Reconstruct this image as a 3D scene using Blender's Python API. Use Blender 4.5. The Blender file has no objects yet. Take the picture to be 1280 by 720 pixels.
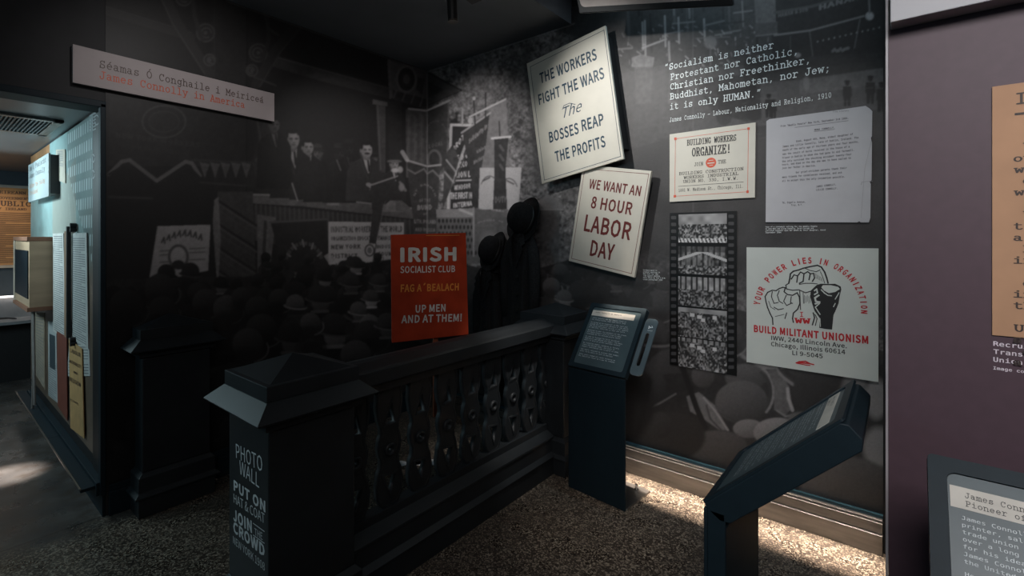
import bpy, math, random, os
import numpy as np
from mathutils import Vector, Matrix
random.seed(7)
SC = bpy.context.scene
COL = SC.collection

# ------------------------------------------------------------------ camera
FPX, HX, HY = 600.7, 640.0, 296.0
CAM = Vector((3.319, -2.905, 1.5))
TH = math.atan(483 / 600.7)
FW = Vector((-math.sin(TH), math.cos(TH), 0)); RT = Vector((math.cos(TH), math.sin(TH), 0))
cd = bpy.data.cameras.new('camera'); co = bpy.data.objects.new('camera', cd); COL.objects.link(co)
co.location = CAM; co.rotation_euler = (math.pi / 2, 0, TH)
cd.sensor_width = 36; cd.lens = FPX / 1280 * 36; cd.shift_y = (HY - 360) / 1280; cd.clip_start = 0.02
SC.camera = co
# ------------------------------------------------------------------ world, exposure, lights
w = bpy.data.worlds.new('world'); SC.world = w; w.use_nodes = True
w.node_tree.nodes['Background'].inputs[0].default_value = (0.55, 0.62, 0.7, 1)
w.node_tree.nodes['Background'].inputs[1].default_value = 0.004
SC.view_settings.view_transform = 'Standard'; SC.view_settings.look = 'None'
SC.view_settings.exposure = 1.4; SC.view_settings.gamma = 1.0; SC.view_settings.use_curve_mapping = False
def aim(o, tgt): o.rotation_euler = (Vector(tgt) - o.location).to_track_quat('-Z', 'Y').to_euler()
def area(name, loc, tgt, sx, sy, power, col, spread=180):
    l = bpy.data.lights.new(name, 'AREA'); l.shape = 'RECTANGLE'; l.size = sx; l.size_y = sy; l.energy = power; l.color = col
    l.spread = math.radians(spread)
    o = bpy.data.objects.new(name, l); COL.objects.link(o); o.location = loc; aim(o, tgt); return o
def spot(name, loc, tgt, power, ang, col, blend=0.5, rad=0.03):
    l = bpy.data.lights.new(name, 'SPOT'); l.energy = power; l.spot_size = math.radians(ang); l.spot_blend = blend
    l.color = col; l.shadow_soft_size = rad
    o = bpy.data.objects.new(name, l); COL.objects.link(o); o.location = loc; aim(o, tgt); return o
WARM = (1, .93, .86); NEUT = (1, .96, .95); COOL = (.7, .92, 1); TEAL = (.50, .82, 1)
spot('track_spot_workers', (1.55, -1.55, 2.92), (1.95, 0, 2.20), 46, 52, (1, .97, .94), 1)
spot('track_spot_corner', (1.2, -1.35, 2.74), (0.62, 0, 2.1), 25, 60, NEUT, 1)
spot('track_spot_sign', (1.75, -1.75, 2.90), (1.27, -1.1, 1.62), 5.5, 26, WARM, 1)
spot('mural_fill_spot', (1.2, -1.3, 2.92), (0, -.72, 1.95), 13, 62, NEUT, 1)  # unseen spot, added to lift the men and crowd on the left mural
spot('track_spot_posters', (3.0, -1.6, 3.1), (2.8, 0, 1.25), 24, 56, NEUT, 1)
a_ = area('skirting_downlight', (2.62, -.14, 2.72), (2.62, -.17, 0), 1.35, .015, 3.2, (1, .84, .70), 8)
spot('floor_downlight', (2.3, -1.3, 3.2), (2.12, -.70, 0), 20, 20, (1, .92, .82), 1, .05)
spot('rail_fill_spot', (2.7, -.95, 3.2), (1.63, -.72, .95), 70, 17, (1, .95, .9), 1, .04)  # unseen spot, added to brighten the handrail and the baluster bases
area('room_fill', (2.6, -4.4, 3.3), (1.6, -1.0, .9), 2.0, 1.2, 1.5, (.92, .95, 1))
area('gallery_fill', (3.9, -3.9, 2.9), (3.9, -1.4, 1.5), 1.2, .8, 4.2, (1, .97, .98), 75)
spot('title_fill_spot', (1.5, -2.1, 2.92), (0, -1.85, 2.2), 11, 62, NEUT, 1)  # unseen fill, added to brighten the title sign
area('hall_fill', (4.3, -3.9, 3.0), (1.0, -1.2, 1.0), 1.2, .8, 3.4, (1, .97, .98))
area('corridor_light', (-1.7, -3.6, 2.15), (-1.6, -2.2, 1.5), 1.6, .5, 16, (.68, .93, 1))
area('entrance_light', (-.2, -4.6, 2.1), (1.5, -2.2, .9), .8, .6, 3.0, (.28, .74, .95))
spot('corridor_spot', (-1.9, -3.3, 2.15), (-1.5, -2.26, 1.75), 34, 60, (.74, .95, 1), .9)
spot('corridor_warm', (-3.4, -2.7, 2.15), (-4.2, -2.3, 1.5), 10, 60, (1, .8, .6), .8)
spot('corridor_floor', (-1.6, -3.1, 2.15), (-1.05, -2.56, 0), 420, 11, (1, .93, .86), 1)  # unseen narrow spot, added in place of the streak reflected in the floor
spot('corridor_ceiling_fill', (-2.4, -3.3, 1.0), (-1.9, -2.5, 2.21), 22, 60, (.6, .9, 1), .9)  # unseen, added to fill in light bounced onto the corridor ceiling
area('street_tint_fill', (2.6, -.22, 3.62), (2.6, -.06, 2.4), 1.1, .08, 1.8, (.62, .85, 1), 100)  # unseen strip, added to tint the street scene teal

# ------------------------------------------------------------------ pixel <-> world helpers (measuring only)
def ray(px, py):
    return FW + RT * ((px - HX) / FPX) + Vector((0, 0, -(py - HY) / FPX))
def at(px, py, x=None, y=None, z=None):
    d = ray(px, py)
    t = (x - CAM.x) / d.x if x is not None else (y - CAM.y) / d.y if y is not None else (z - CAM.z) / d.z
    return CAM + d * t
def atp(px, py, p0, n):
    d = ray(px, py); return CAM + d * ((p0 - CAM).dot(n) / d.dot(n))

# ------------------------------------------------------------------ materials
MATS = {}
def mat(name, col, rough=.5, metal=0., var=.12, scale=12., bump=0., spec=.5, emit=None, coat=0, stretch=(1, 1, 1)):
    if name in MATS: return MATS[name]
    m = bpy.data.materials.new(name); m.use_nodes = True; nt = m.node_tree; b = nt.nodes['Principled BSDF']
    tc = nt.nodes.new('ShaderNodeTexCoord'); mp = nt.nodes.new('ShaderNodeMapping'); mp.inputs['Scale'].default_value = stretch
    nt.links.new(tc.outputs['Object'], mp.inputs[0])
    n = nt.nodes.new('ShaderNodeTexNoise'); n.inputs['Scale'].default_value = scale; n.inputs['Detail'].default_value = 6
    nt.links.new(mp.outputs[0], n.inputs['Vector'])
    r = nt.nodes.new('ShaderNodeMapRange'); r.inputs[1].default_value = .3; r.inputs[2].default_value = .7
    r.inputs[3].default_value = 1 - var; r.inputs[4].default_value = 1 + var
    nt.links.new(n.outputs[0], r.inputs[0])
    mx = nt.nodes.new('ShaderNodeVectorMath'); mx.operation = 'SCALE'; mx.inputs[0].default_value = col[:3]
    nt.links.new(r.outputs[0], mx.inputs['Scale']); nt.links.new(mx.outputs[0], b.inputs['Base Color'])
    b.inputs['Roughness'].default_value = rough; b.inputs['Metallic'].default_value = metal
    b.inputs['Specular IOR Level'].default_value = spec; b.inputs['Coat Weight'].default_value = coat
    if bump:
        bp = nt.nodes.new('ShaderNodeBump'); bp.inputs['Strength'].default_value = bump; bp.inputs['Distance'].default_value = .004
        nt.links.new(n.outputs[0], bp.inputs['Height']); nt.links.new(bp.outputs[0], b.inputs['Normal'])
    if emit:
        b.inputs['Emission Color'].default_value = (*emit[:3], 1); b.inputs['Emission Strength'].default_value = emit[3]
    MATS[name] = m; return m
def attr_mat(name, rough=.55, spec=.3):
    m = bpy.data.materials.new(name); m.use_nodes = True; nt = m.node_tree; b = nt.nodes['Principled BSDF']
    a = nt.nodes.new('ShaderNodeAttribute'); a.attribute_name = 'Col'; nt.links.new(a.outputs['Color'], b.inputs['Base Color'])
    b.inputs['Roughness'].default_value = rough; b.inputs['Specular IOR Level'].default_value = spec; return m
NAVY = mat('painted_timber', (.0165, .0195, .022), .48, var=.25, scale=5, bump=.15, spec=.4)
NAVY2 = mat('powder_coated_steel', (.0085, .0185, .0255), .55, var=.08, scale=30, spec=.25)
BLACKP = mat('black_paint', (.010, .010, .011), .6)
CREAM = mat('cream_board', (.62, .60, .52), .5, var=.03)
CREAM_EDGE = mat('cream_edge', (.45, .38, .30), .6)
BLUEINK = mat('blue_ink', (.022, .055, .085), .4)
REDINK = mat('dark_red_ink', (.14, .018, .014), .5)
BRED = mat('bright_red_ink', (.50, .015, .02), .5)
ORED = mat('orange_red_ink', (.62, .10, .05), .5)
BLACKINK = mat('black_ink', (.02, .02, .02), .5)
BROWNINK = mat('brown_typewriter_ink', (.07, .04, .03), .5)
ORINK = mat('orange_typewriter_ink', (.55, .09, .03), .5)
WHITEINK = mat('white_vinyl', (.82, .88, .88), .5)
SIGNRED = mat('red_board', (.40, .040, .011), .55, var=.22, scale=7, spec=.3)
SIGNWHITE = mat('hand_painted_white', (.72, .70, .66), .5)
SIGNYEL = mat('hand_painted_yellow', (.80, .28, .05), .5)
FELT = mat('black_wool_felt', (.013, .013, .0135), .95, var=.3, scale=60, bump=.3, spec=.15)
CLOTH = mat('black_coat_cloth', (.022, .0225, .023), .95, var=.3, scale=80, bump=.4, spec=.1)
METAL = mat('brushed_metal', (.34, .32, .30), .38, 1.0, var=.15, scale=6, stretch=(1, 20, 20))
SKIRT = mat('skirting_metal', (.20, .19, .18), .45, .85, var=.2, scale=5, stretch=(1, 8, 8))
STEEL = mat('polished_steel', (.6, .58, .55), .2, 1.0)
PLY = mat('plywood', (.42, .29, .19), .5, var=.15, scale=4, stretch=(1, 1, 6), bump=.1)
PLYEDGE = mat('plywood_edge', (.22, .10, .06), .6)
PAPER = mat('grey_white_paper', (.50, .50, .52), .7, var=.04)
PWHITE = mat('pale_green_white_poster', (.60, .64, .60), .5, var=.02)

# ------------------------------------------------------------------ object helpers
def prop(o, label=None, cat=None, group=None, kind=None):
    for k, v in (('label', label), ('category', cat), ('group', group), ('kind', kind)):
        if v: o[k] = v
    return o
def empty(name, loc, rz=0, **kw):
    o = bpy.data.objects.new(name, None); COL.objects.link(o); o.location = loc; o.rotation_euler = (0, 0, rz)
    o.empty_display_size = .05; prop(o, **kw); return o
class MB:
    def __init__(s): s.v = []; s.f = []; s.M = Matrix.Identity(4)
    def add(s, vs, fs):
        n = len(s.v); s.v += [s.M @ Vector(p) for p in vs]; s.f += [tuple(i + n for i in f) for f in fs]
    def box(s, a, b):
        x0, y0, z0 = a; x1, y1, z1 = b
        s.add([(x0, y0, z0), (x1, y0, z0), (x1, y1, z0), (x0, y1, z0), (x0, y0, z1), (x1, y0, z1), (x1, y1, z1), (x0, y1, z1)],
              [(0, 3, 2, 1), (4, 5, 6, 7), (0, 1, 5, 4), (1, 2, 6, 5), (2, 3, 7, 6), (3, 0, 4, 7)]); return s
    def loft(s, rings, close=True):
        n = len(rings[0]); vs = [p for r in rings for p in r]; fs = []
        for k in range(len(rings) - 1):
            for i in range(n):
                j = (i + 1) % n; fs.append((k * n + i, k * n + j, (k + 1) * n + j, (k + 1) * n + i))
        if close: fs.append(tuple(reversed(range(n)))); fs.append(tuple((len(rings) - 1) * n + i for i in range(n)))
        s.add(vs, fs); return s
    def slab(s, poly, n, t):      # polygon of 3D points extruded along n by t
        n = Vector(n) * t; a = [Vector(p) for p in poly]; s.loft([a, [p + n for p in a]]); return s
    def rects(s, secs):           # (x0,x1,y0,y1,z)
        s.loft([[(a, c, z), (b, c, z), (b, d, z), (a, d, z)] for a, b, c, d, z in secs]); return s
    def lathe(s, prof, n=32, sx=1, sy=1, close=False):
        s.loft([[(r * sx * math.cos(2 * math.pi * i / n), r * sy * math.sin(2 * math.pi * i / n), z) for i in range(n)] for r, z in prof], close); return s
    def cyl(s, p, q, r, n=16, r2=None):
        p = Vector(p); q = Vector(q); d = (q - p).normalized(); u = d.orthogonal().normalized(); v = d.cross(u); r2 = r if r2 is None else r2
        s.loft([[c + (u * math.cos(2 * math.pi * i / n) + v * math.sin(2 * math.pi * i / n)) * rr for i in range(n)] for c, rr in ((p, r), (q, r2))]); return s
    def tube(s, pts, r, n=8):
        rings = []
        for k, p in enumerate(pts):
            p = Vector(p); d = (Vector(pts[min(k + 1, len(pts) - 1)]) - Vector(pts[max(k - 1, 0)])).normalized()
            u = d.orthogonal().normalized() if k == 0 else (u - d * u.dot(d)).normalized(); v = d.cross(u)
            rings.append([p + (u * math.cos(2 * math.pi * i / n) + v * math.sin(2 * math.pi * i / n)) * r for i in range(n)])
        s.loft(rings); return s
    def obj(s, name, m, parent=None, bevel=0, smooth=False, seg=2, **kw):
        me = bpy.data.meshes.new(name); vs = s.v
        if parent is not None:
            inv = wm(parent).inverted(); vs = [inv @ p for p in vs]
        me.from_pydata([tuple(p) for p in vs], [], s.f); me.materials.append(m); me.update()
        o = bpy.data.objects.new(name, me); COL.objects.link(o); o.parent = parent
        if smooth: me.polygons.foreach_set('use_smooth', [True] * len(me.polygons))
        if bevel:
            b = o.modifiers.new('bevel', 'BEVEL'); b.width = bevel; b.segments = seg; b.limit_method = 'ANGLE'; b.harden_normals = False
        prop(o, **kw); return o
def wm(o):
    m = Matrix.Translation(o.location) @ o.rotation_euler.to_matrix().to_4x4()
    return wm(o.parent) @ m if o.parent else m
def recenter(o):                  # origin of a single mesh thing to the base centre of its mesh
    me = o.data; c = [v.co for v in me.vertices]
    p = Vector((sum(v.x for v in c) / len(c), sum(v.y for v in c) / len(c), min(v.z for v in c)))
    me.transform(Matrix.Translation(-p)); o.location = p; return o
def dup(o, parent=None):
    c = o.copy(); COL.objects.link(c); c.parent = parent
    for ch in list(o.children): dup(ch, c)
    return c

# ------------------------------------------------------------------ lettering
FD = os.path.join(bpy.utils.system_resource('DATAFILES'), 'fonts')
def font(n):
    try: return bpy.data.fonts.load(os.path.join(FD, n))
    except Exception: return None
FONTS = {'sans': font('Noto Sans CJK Regular.woff2'), 'mono': font('DejaVuSansMono.woff2'), 'heb': font('NotoSansHebrew-Regular.woff2'), 'bf': None}
_G = {}
def glyphs(t, fn='sans', bold=0., res=2, shear=0.):
    k = (t, fn, bold, res, shear)
    if k in _G: return _G[k]
    cu = bpy.data.curves.new('t', 'FONT'); cu.body = t; cu.resolution_u = res; cu.shear = shear; cu.fill_mode = 'FRONT'
    if FONTS.get(fn): cu.font = FONTS[fn]
    cu.space_character = 1 + bold * 1.2
    o = bpy.data.objects.new('t', cu); COL.objects.link(o)
    me = bpy.data.meshes.new_from_object(o.evaluated_get(bpy.context.evaluated_depsgraph_get()))
    n = len(me.vertices); a = np.zeros(n * 3); me.vertices.foreach_get('co', a); a = a.reshape(-1, 3)[:, :2].copy()
    f = [tuple(p.vertices) for p in me.polygons]
    bpy.data.objects.remove(o); bpy.data.curves.remove(cu); bpy.data.meshes.remove(me)
    a = np.column_stack([a, np.zeros(n)])
    if bold > 0: bold = bold / .7 * (capH(fn)[1] - capH(fn)[0])
    if bold > 0:                 # bolder weight: a pen line run round every outline
        cnt = {}
        for q in f:
            for i in range(len(q)): e = tuple(sorted((q[i], q[(i + 1) % len(q)]))); cnt[e] = cnt.get(e, 0) + 1
        V = []; 
        for j, (e, c) in enumerate(cnt.items()):
            if c != 1: continue
            v, g = ribbon([tuple(a[e[0], :2]), tuple(a[e[1], :2])], bold, bold, n + len(V)); V += [(x, y, l + 1 + (j % 5) * 3) for x, y, l in v]; f += g
        if V: a = np.vstack([a, np.array(V)])
    _G[k] = (a, f); return _G[k]
def capH(fn, bold=0):
    a, _ = glyphs('H', fn, bold); return a[:, 1].min(), a[:, 1].max()

# a slab-serif typewriter alphabet drawn with pen strokes; x 0..6 advance, cap height 7, x height 5
SF = {
'a': '1,4.3 1.6,5 3,5 4,4.2 4,.8 4.4,.1 5.2,0;@2.3,1.5,1.6,1.4,0,360', 'b': '0,7 1.2,7 1.2,0;@3,2.5,1.9,2.5,0,360',
'c': '@3,2.5,2.1,2.5,45,320;4.6,5 4.6,3.6', 'd': '3.8,7 4.8,7 4.8,0 5.7,0;@2.9,2.5,1.9,2.5,0,360',
'e': '1,2.7 5,2.7;@3,2.5,2.1,2.5,0,315', 'f': '5,6.4 4,7 2.8,6.6 2.4,5.6 2.4,0;.8,5 4.4,5;.8,0 4.2,0',
'g': '@2.8,2.7,1.8,2.2,0,360;4.6,5 4.6,-1 3.6,-2 2,-2 1.2,-1.5;4.6,5 5.6,5', 'h': '0,7 1.2,7 1.2,0;1.2,3.6 2.4,5 4,4.8 4.7,3.8 4.7,0;.2,0 2.3,0;3.8,0 5.8,0',
'i': '1.2,5 3,5 3,0;.8,0 5.2,0;@3,6.9,.3,.3,0,360', 'j': '1.6,5 3.8,5 3.8,-1 3,-2 1.4,-2;@3.6,6.9,.3,.3,0,360', 'k': '.2,7 1.4,7 1.4,0;4.9,5 1.5,2;2.6,3 5,0;.2,0 2.5,0;4,0 5.8,0;3.8,5 5.6,5',
'l': '1.2,7 3,7 3,0;.8,0 5.2,0', 'm': '-.1,5 .7,5 .7,0;.7,3.8 1.5,5 2.5,4.8 3,3.9 3,0;3,3.8 3.9,5 4.8,4.8 5.3,3.9 5.3,0;0,0 1.4,0;2.5,0 3.7,0;4.8,0 6,0',
'n': '.1,5 1.2,5 1.2,0;1.2,3.6 2.4,5 4,4.8 4.7,3.8 4.7,0;.2,0 2.3,0;3.8,0 5.8,0', 'o': '@3,2.5,2.1,2.5,0,360',
'p': '.1,5 1.2,5 1.2,-2;@3,2.5,1.8,2.5,0,360;.2,-2 2.5,-2', 'q': '5.8,5 4.8,5 4.8,-2;@3,2.5,1.8,2.5,0,360;3.6,-2 5.8,-2',
'r': '.6,5 2,5 2,0;2,3.3 3.3,4.9 4.6,5 5.3,4.3;.6,0 4,0', 's': '@3,3.8,1.7,1.2,30,250;@3,1.3,1.9,1.3,-210,90;4.7,5 4.7,3.9;1.1,1.3 1.1,0',
't': '2.2,6.7 2.2,1 3,0 4.4,0 5.2,.7;.7,5 4.8,5', 'u': '.1,5 1.2,5 1.2,1.2 2,0 3.6,0 4.7,1.4;3.7,5 4.7,5 4.7,0 5.7,0',
'v': '.9,5 3,0 5.1,5;0,5 2,5;4,5 6,5', 'w': '.6,5 1.6,0 3,4 4.4,0 5.4,5;-.1,5 1.6,5;4.4,5 6.1,5', 'x': '1,5 5,0;5,5 1,0;.2,5 2,5;4,5 5.8,5;.2,0 2,0;4,0 5.8,0',
'y': '.9,5 3,0;5.1,5 2.4,-2 .8,-2;0,5 2,5;4,5 6,5', 'z': '1.2,3.9 1.2,5 4.8,5 1,0 5,0 5,1.1',
'A': '.8,0 3,7 5.2,0;1.6,2.4 4.4,2.4;0,0 2,0;4,0 6,0;1.8,7 3,7', 'B': '.2,7 1.3,7 1.3,0 .2,0;1.3,7 3.6,7 4.5,6.3 4.5,4.4 3.6,3.7 1.3,3.7;3.6,3.7 5,3 5,.8 4,0 1.3,0',
'C': '@3.1,3.5,2.3,3.5,45,315;5.1,7 5.1,4.9', 'D': '.2,7 1.3,7 1.3,0 .2,0;1.3,7 3.3,7 5,5.6 5,1.4 3.3,0 1.3,0', 'E': '.2,7 1.3,7 1.3,0 .2,0;1.3,7 5,7 5,5.4;1.3,3.6 3.6,3.6;3.6,4.4 3.6,2.8;1.3,0 5.2,0 5.2,1.7',
'F': '.2,7 1.3,7 1.3,0;1.3,7 5.2,7 5.2,5.4;1.3,3.6 3.7,3.6;3.7,4.4 3.7,2.8;.2,0 2.8,0', 'G': '@3,3.5,2.3,3.5,45,300;4.9,7 4.9,5;3.4,2.8 5.6,2.8;4.8,2.8 4.8,0',
'H': '1.2,7 1.2,0;4.8,7 4.8,0;1.2,3.6 4.8,3.6;.2,7 2.2,7;3.8,7 5.8,7;.2,0 2.2,0;3.8,0 5.8,0', 'I': '3,7 3,0;1,7 5,7;1,0 5,0', 'J': '4,7 4,1.4 3,0 1.6,0 .8,1.2 .8,2.4;2.4,7 5.6,7',
'K': '1.2,7 1.2,0;5,7 1.3,3;2.6,4.2 5,0;.2,7 2.2,7;4,7 5.8,7;.2,0 2.2,0;4,0 5.9,0', 'L': '.3,7 2.8,7;1.5,7 1.5,0;.3,0 5.3,0 5.3,2', 'M': '.9,0 .9,7 3,2.6 5.1,7 5.1,0;0,7 .9,7;5.1,7 6,7;0,0 1.8,0;4.2,0 6,0',
'N': '1.1,0 1.1,7 4.9,0 4.9,7;.1,7 1.1,7;3.9,7 5.9,7;.1,0 2.1,0', 'O': '@3,3.5,2.3,3.5,0,360', 'P': '.2,7 1.4,7 1.4,0;1.4,7 4,7 5,6 5,4.3 4,3.3 1.4,3.3;.2,0 2.9,0', 'Q': '@3,3.5,2.3,3.5,0,360;2.8,1.4 5.4,-.9',
'R': '.2,7 1.3,7 1.3,0;1.3,7 3.8,7 4.8,6.1 4.8,4.5 3.8,3.6 1.3,3.6;3,3.6 4.9,0 5.8,0;.2,0 2.4,0', 'S': '@3,5.2,1.8,1.7,40,250;@3,1.8,2.1,1.8,-220,95;4.8,7 4.8,5.4;.9,1.7 .9,0',
'T': '3,7 3,0;.6,5.3 .6,7 5.4,7 5.4,5.3;1.8,0 4.2,0', 'U': '1.1,7 1.1,1.6 2.2,0 3.8,0 4.9,1.6 4.9,7;.1,7 2.1,7;3.9,7 5.9,7', 'V': '.8,7 3,0 5.2,7;0,7 2,7;4,7 6,7',
'W': '.6,7 1.6,0 3,5 4.4,0 5.4,7;-.1,7 1.6,7;4.4,7 6.1,7', 'X': '1,7 5,0;5,7 1,0;.2,7 2,7;4,7 5.8,7;.2,0 2,0;4,0 5.8,0', 'Y': '.8,7 3,3.5 5.2,7;3,3.5 3,0;0,7 2,7;4,7 6,7;1.8,0 4.2,0', 'Z': '1,5.6 1,7 5,7 .8,0 5.2,0 5.2,1.6',
'0': '@3,3.5,2,3.5,0,360', '1': '1.4,5.8 3,7 3,0;1,0 5,0', '2': '1,5.4 1.8,6.8 3.8,7 4.9,5.9 4.6,4 1,0 5.1,0 5.1,1', '3': '1,6.3 2.6,7 4.6,6.2 4.4,4.3 2.6,3.8;2.6,3.8 4.8,3.2 4.8,.9 3,0 1,.7', '4': '4.2,0 4.2,7 .8,2.2 5.4,2.2;3,0 5.2,0',
'5': '4.8,7 1.4,7 1.2,4 3,4.5 4.8,3.4 4.8,1.2 3,0 1,.7', '6': '4.6,6.4 3,7 1.6,5.6 1,3;@3,2.2,2,2.2,0,360', '7': '1,5.8 1,7 5,7 2.6,0', '8': '@3,5.3,1.6,1.7,0,360;@3,1.9,2,1.9,0,360', '9': '1.4,.6 3,0 4.4,1.4 5,4;@3,4.8,2,2.2,0,360',
'.': '@2.8,.4,.35,.35,0,360', ',': '3.2,.9 3,.2 2.2,-1.2;@3,.6,.3,.3,0,360', ';': '@3,4,.35,.35,0,360;3.2,.9 3,.2 2.2,-1.2;@3,.6,.3,.3,0,360', '-': '1.4,3 4.6,3', '!': '3,7 3,2.2;@3,.4,.35,.35,0,360', ':': '@3,4,.35,.35,0,360;@3,.6,.35,.35,0,360',
'\u201c': '2.5,7.4 1.8,5.8;4.3,7.4 3.6,5.8;@1.8,5.8,.35,.35,0,360;@3.6,5.8,.35,.35,0,360', '\u201d': '2.5,7.2 1.8,5.4;4.3,7.2 3.6,5.4;@2.5,7,.35,.35,0,360;@4.3,7,.35,.35,0,360', '"': '2.2,7 2,5.4;4,7 3.8,5.4', '\u2014': '.4,3 5.6,3', '&': '5.4,0 1.8,5 2,6.6 3.4,6.8 4,5.6 1,2.4 1.2,.6 3,0 5,3',
'(': '4,7.5 2.8,5 2.8,2 4,-.5', ')': '2,7.5 3.2,5 3.2,2 2,-.5'}
for b, c, q in (('a', '\u00e1', 0), ('e', '\u00e9', 0), ('O', '\u00d3', 2)):
    SF[c] = SF[b] + ';%g,%g %g,%g' % (2.8, 6.0 + q, 4.2, 7.4 + q)
def strokes(ch):
    out = []
    for part in SF.get(ch, '').split(';'):
        part = part.strip()
        if not part: continue
        if part[0] == '@':
            cx, cy, rx, ry, a, b = map(float, part[1:].split(',')); n = max(5, int(abs(b - a) / 30))
            out.append([(cx + rx * math.cos(math.radians(a + (b - a) * i / n)), cy + ry * math.sin(math.radians(a + (b - a) * i / n))) for i in range(n + 1)])
        else: out.append([tuple(map(float, p.split(','))) for p in part.split()])
    return out
def ribbon(pts, wx, wy, base=0, lay=0):
    v = []; f = []
    for i, (x, y) in enumerate(pts):
        n = base + len(v); v += [(x + wx * math.cos(a * math.pi / 3 + .5), y + wy * math.sin(a * math.pi / 3 + .5), lay + i % 2) for a in range(6)]; f.append(tuple(range(n, n + 6)))
        if i + 1 < len(pts):
            X, Y = pts[i + 1]; d = math.hypot(X - x, Y - y) or 1; nx, ny = -(Y - y) / d, (X - x) / d
            s = math.sqrt((nx * wx) ** 2 + (ny * wy) ** 2) or 1e-9; ox, oy = nx * wx * wx / s, ny * wy * wy / s
            n = base + len(v); v += [(x - ox, y - oy, lay + 2 + i % 2), (X - ox, Y - oy, lay + 2 + i % 2), (X + ox, Y + oy, lay + 2 + i % 2), (x + ox, y + oy, lay + 2 + i % 2)]; f.append((n, n + 1, n + 2, n + 3))
    return v, f
def type_glyphs(t, wx=.42, wy=.42, adv=6.6):
    V = []; F = []
    for i, ch in enumerate(t):
        for j, s in enumerate(strokes(ch)):
            v, f = ribbon(s, wx, wy, len(V), j * 4); V += [(x + i * adv, y, l * 7) for x, y, l in v]; F += f
    return np.array(V) / 7., F
class Ink:
    """collects flat print on a plane with point p0 and normal n"""
    def __init__(s, p0, n, lift=.0008): s.p0 = Vector(p0); s.n = Vector(n).normalized(); s.mb = MB(); s.lift = lift
    def P(s, px, py): return atp(px, py, s.p0, s.n)
    def text(s, t, L, R, h, fn='sans', bold=0., shear=0., wx=.42, wy=.42, pix=True, up=None):
        if pix:
            PL = s.P(*L); PR = s.P(*R); top = s.P(L[0], L[1] - h); H = (top - PL).length
        else: PL = Vector(L); PR = Vector(R); H = h
        u = (PR - PL); W = u.length; u.normalize(); v = s.n.cross(u).normalized()
        if v.z < 0 and up is None: v = -v
        if fn == 'type': a, f = type_glyphs(t, wx, wy); y0, y1 = 0., 1.
        else: a, f = glyphs(t, fn, bold, 2, shear); y0, y1 = capH(fn, bold)
        x0 = a[:, 0].min(); x1 = a[:, 0].max(); o = s.n * s.lift
        H *= (v.dot(Vector((0, 0, 1))) or 1) if False else 1
        s.mb.add([PL + u * ((x - x0) / (x1 - x0) * W) + v * ((y - y0) / (y1 - y0) * H) + o + s.n * (l * 1.2e-5) for x, y, l in a], f)
    def line(s, pts, wpx, pix=True):       # stroke; width in metres
        P = [s.P(*p) if pix else Vector(p) for p in pts]; o = s.n * s.lift
        for i in range(len(P) - 1):
            s.c = (getattr(s, 'c', 0) + 1) % 12; o = s.n * (s.lift + s.c * 1.5e-5); d = (P[i + 1] - P[i]).normalized(); k = s.n.cross(d) * (wpx / 2); e = d * wpx * .4
            s.mb.add([P[i] - k + o - e, P[i + 1] - k + o + e, P[i + 1] + k + o + e, P[i] + k + o - e], [(0, 1, 2, 3)])
    def poly(s, pts, extra=0):
        s.mb.add([s.P(*p) + s.n * (s.lift + extra) for p in pts], [tuple(range(len(pts)))])
    def disc(s, c, rpx, n=20):
        C = s.P(*c); r = (s.P(c[0], c[1] - rpx) - C).length; u = s.n.orthogonal().normalized(); v = s.n.cross(u)
        s.mb.add([C + (u * math.cos(2 * math.pi * i / n) + v * math.sin(2 * math.pi * i / n)) * r + s.n * s.lift for i in range(n)], [tuple(range(n))])
    def obj(s, name, m, parent=None, **kw): return s.mb.obj(name, m, parent, **kw)


# ------------------------------------------------------------------ the printed mural (grey values), painted into a buffer and baked on the wall grids
S = 2.; BX, BY, BW, BH = 100, -90, 1030, 830
IM = np.zeros((int(BH * S), int(BW * S))); YY, XX = np.mgrid[0:IM.shape[0], 0:IM.shape[1]]; XX = XX / S + BX; YY = YY / S + BY
NP = np.random.RandomState(5)
def vnoise(cell, shape=None, cx=None):
    h, w_ = shape or IM.shape; cx = cx or cell; gy, gx = int(h / cell) + 3, int(w_ / cx) + 3; g = NP.rand(gy, gx)
    y = np.arange(h) / cell; x = np.arange(w_) / cx; iy = y.astype(int); ix = x.astype(int); fy = (y - iy)[:, None]; fx = (x - ix)[None]
    fy = fy * fy * (3 - 2 * fy); fx = fx * fx * (3 - 2 * fx)
    a = g[iy][:, ix]; b = g[iy][:, ix + 1]; c = g[iy + 1][:, ix]; d = g[iy + 1][:, ix + 1]
    return (a * (1 - fx) + b * fx) * (1 - fy) + (c * (1 - fx) + d * fx) * fy
N1 = vnoise(6) * .5 + vnoise(14) * .3 + vnoise(40) * .2; N2 = vnoise(3); N3 = vnoise(70) * .6 + vnoise(30) * .4
def sl(x0, y0, x1, y1):
    a = max(0, int((y0 - BY) * S)); b = min(IM.shape[0], int((y1 - BY) * S) + 2); c = max(0, int((x0 - BX) * S)); d = min(IM.shape[1], int((x1 - BX) * S) + 2)
    return (slice(a, b), slice(c, d)) if b > a and d > c else None
def mix(k, a, val):
    IM[k] = IM[k] * (1 - a) + (val if np.isscalar(val) else val) * a
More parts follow.
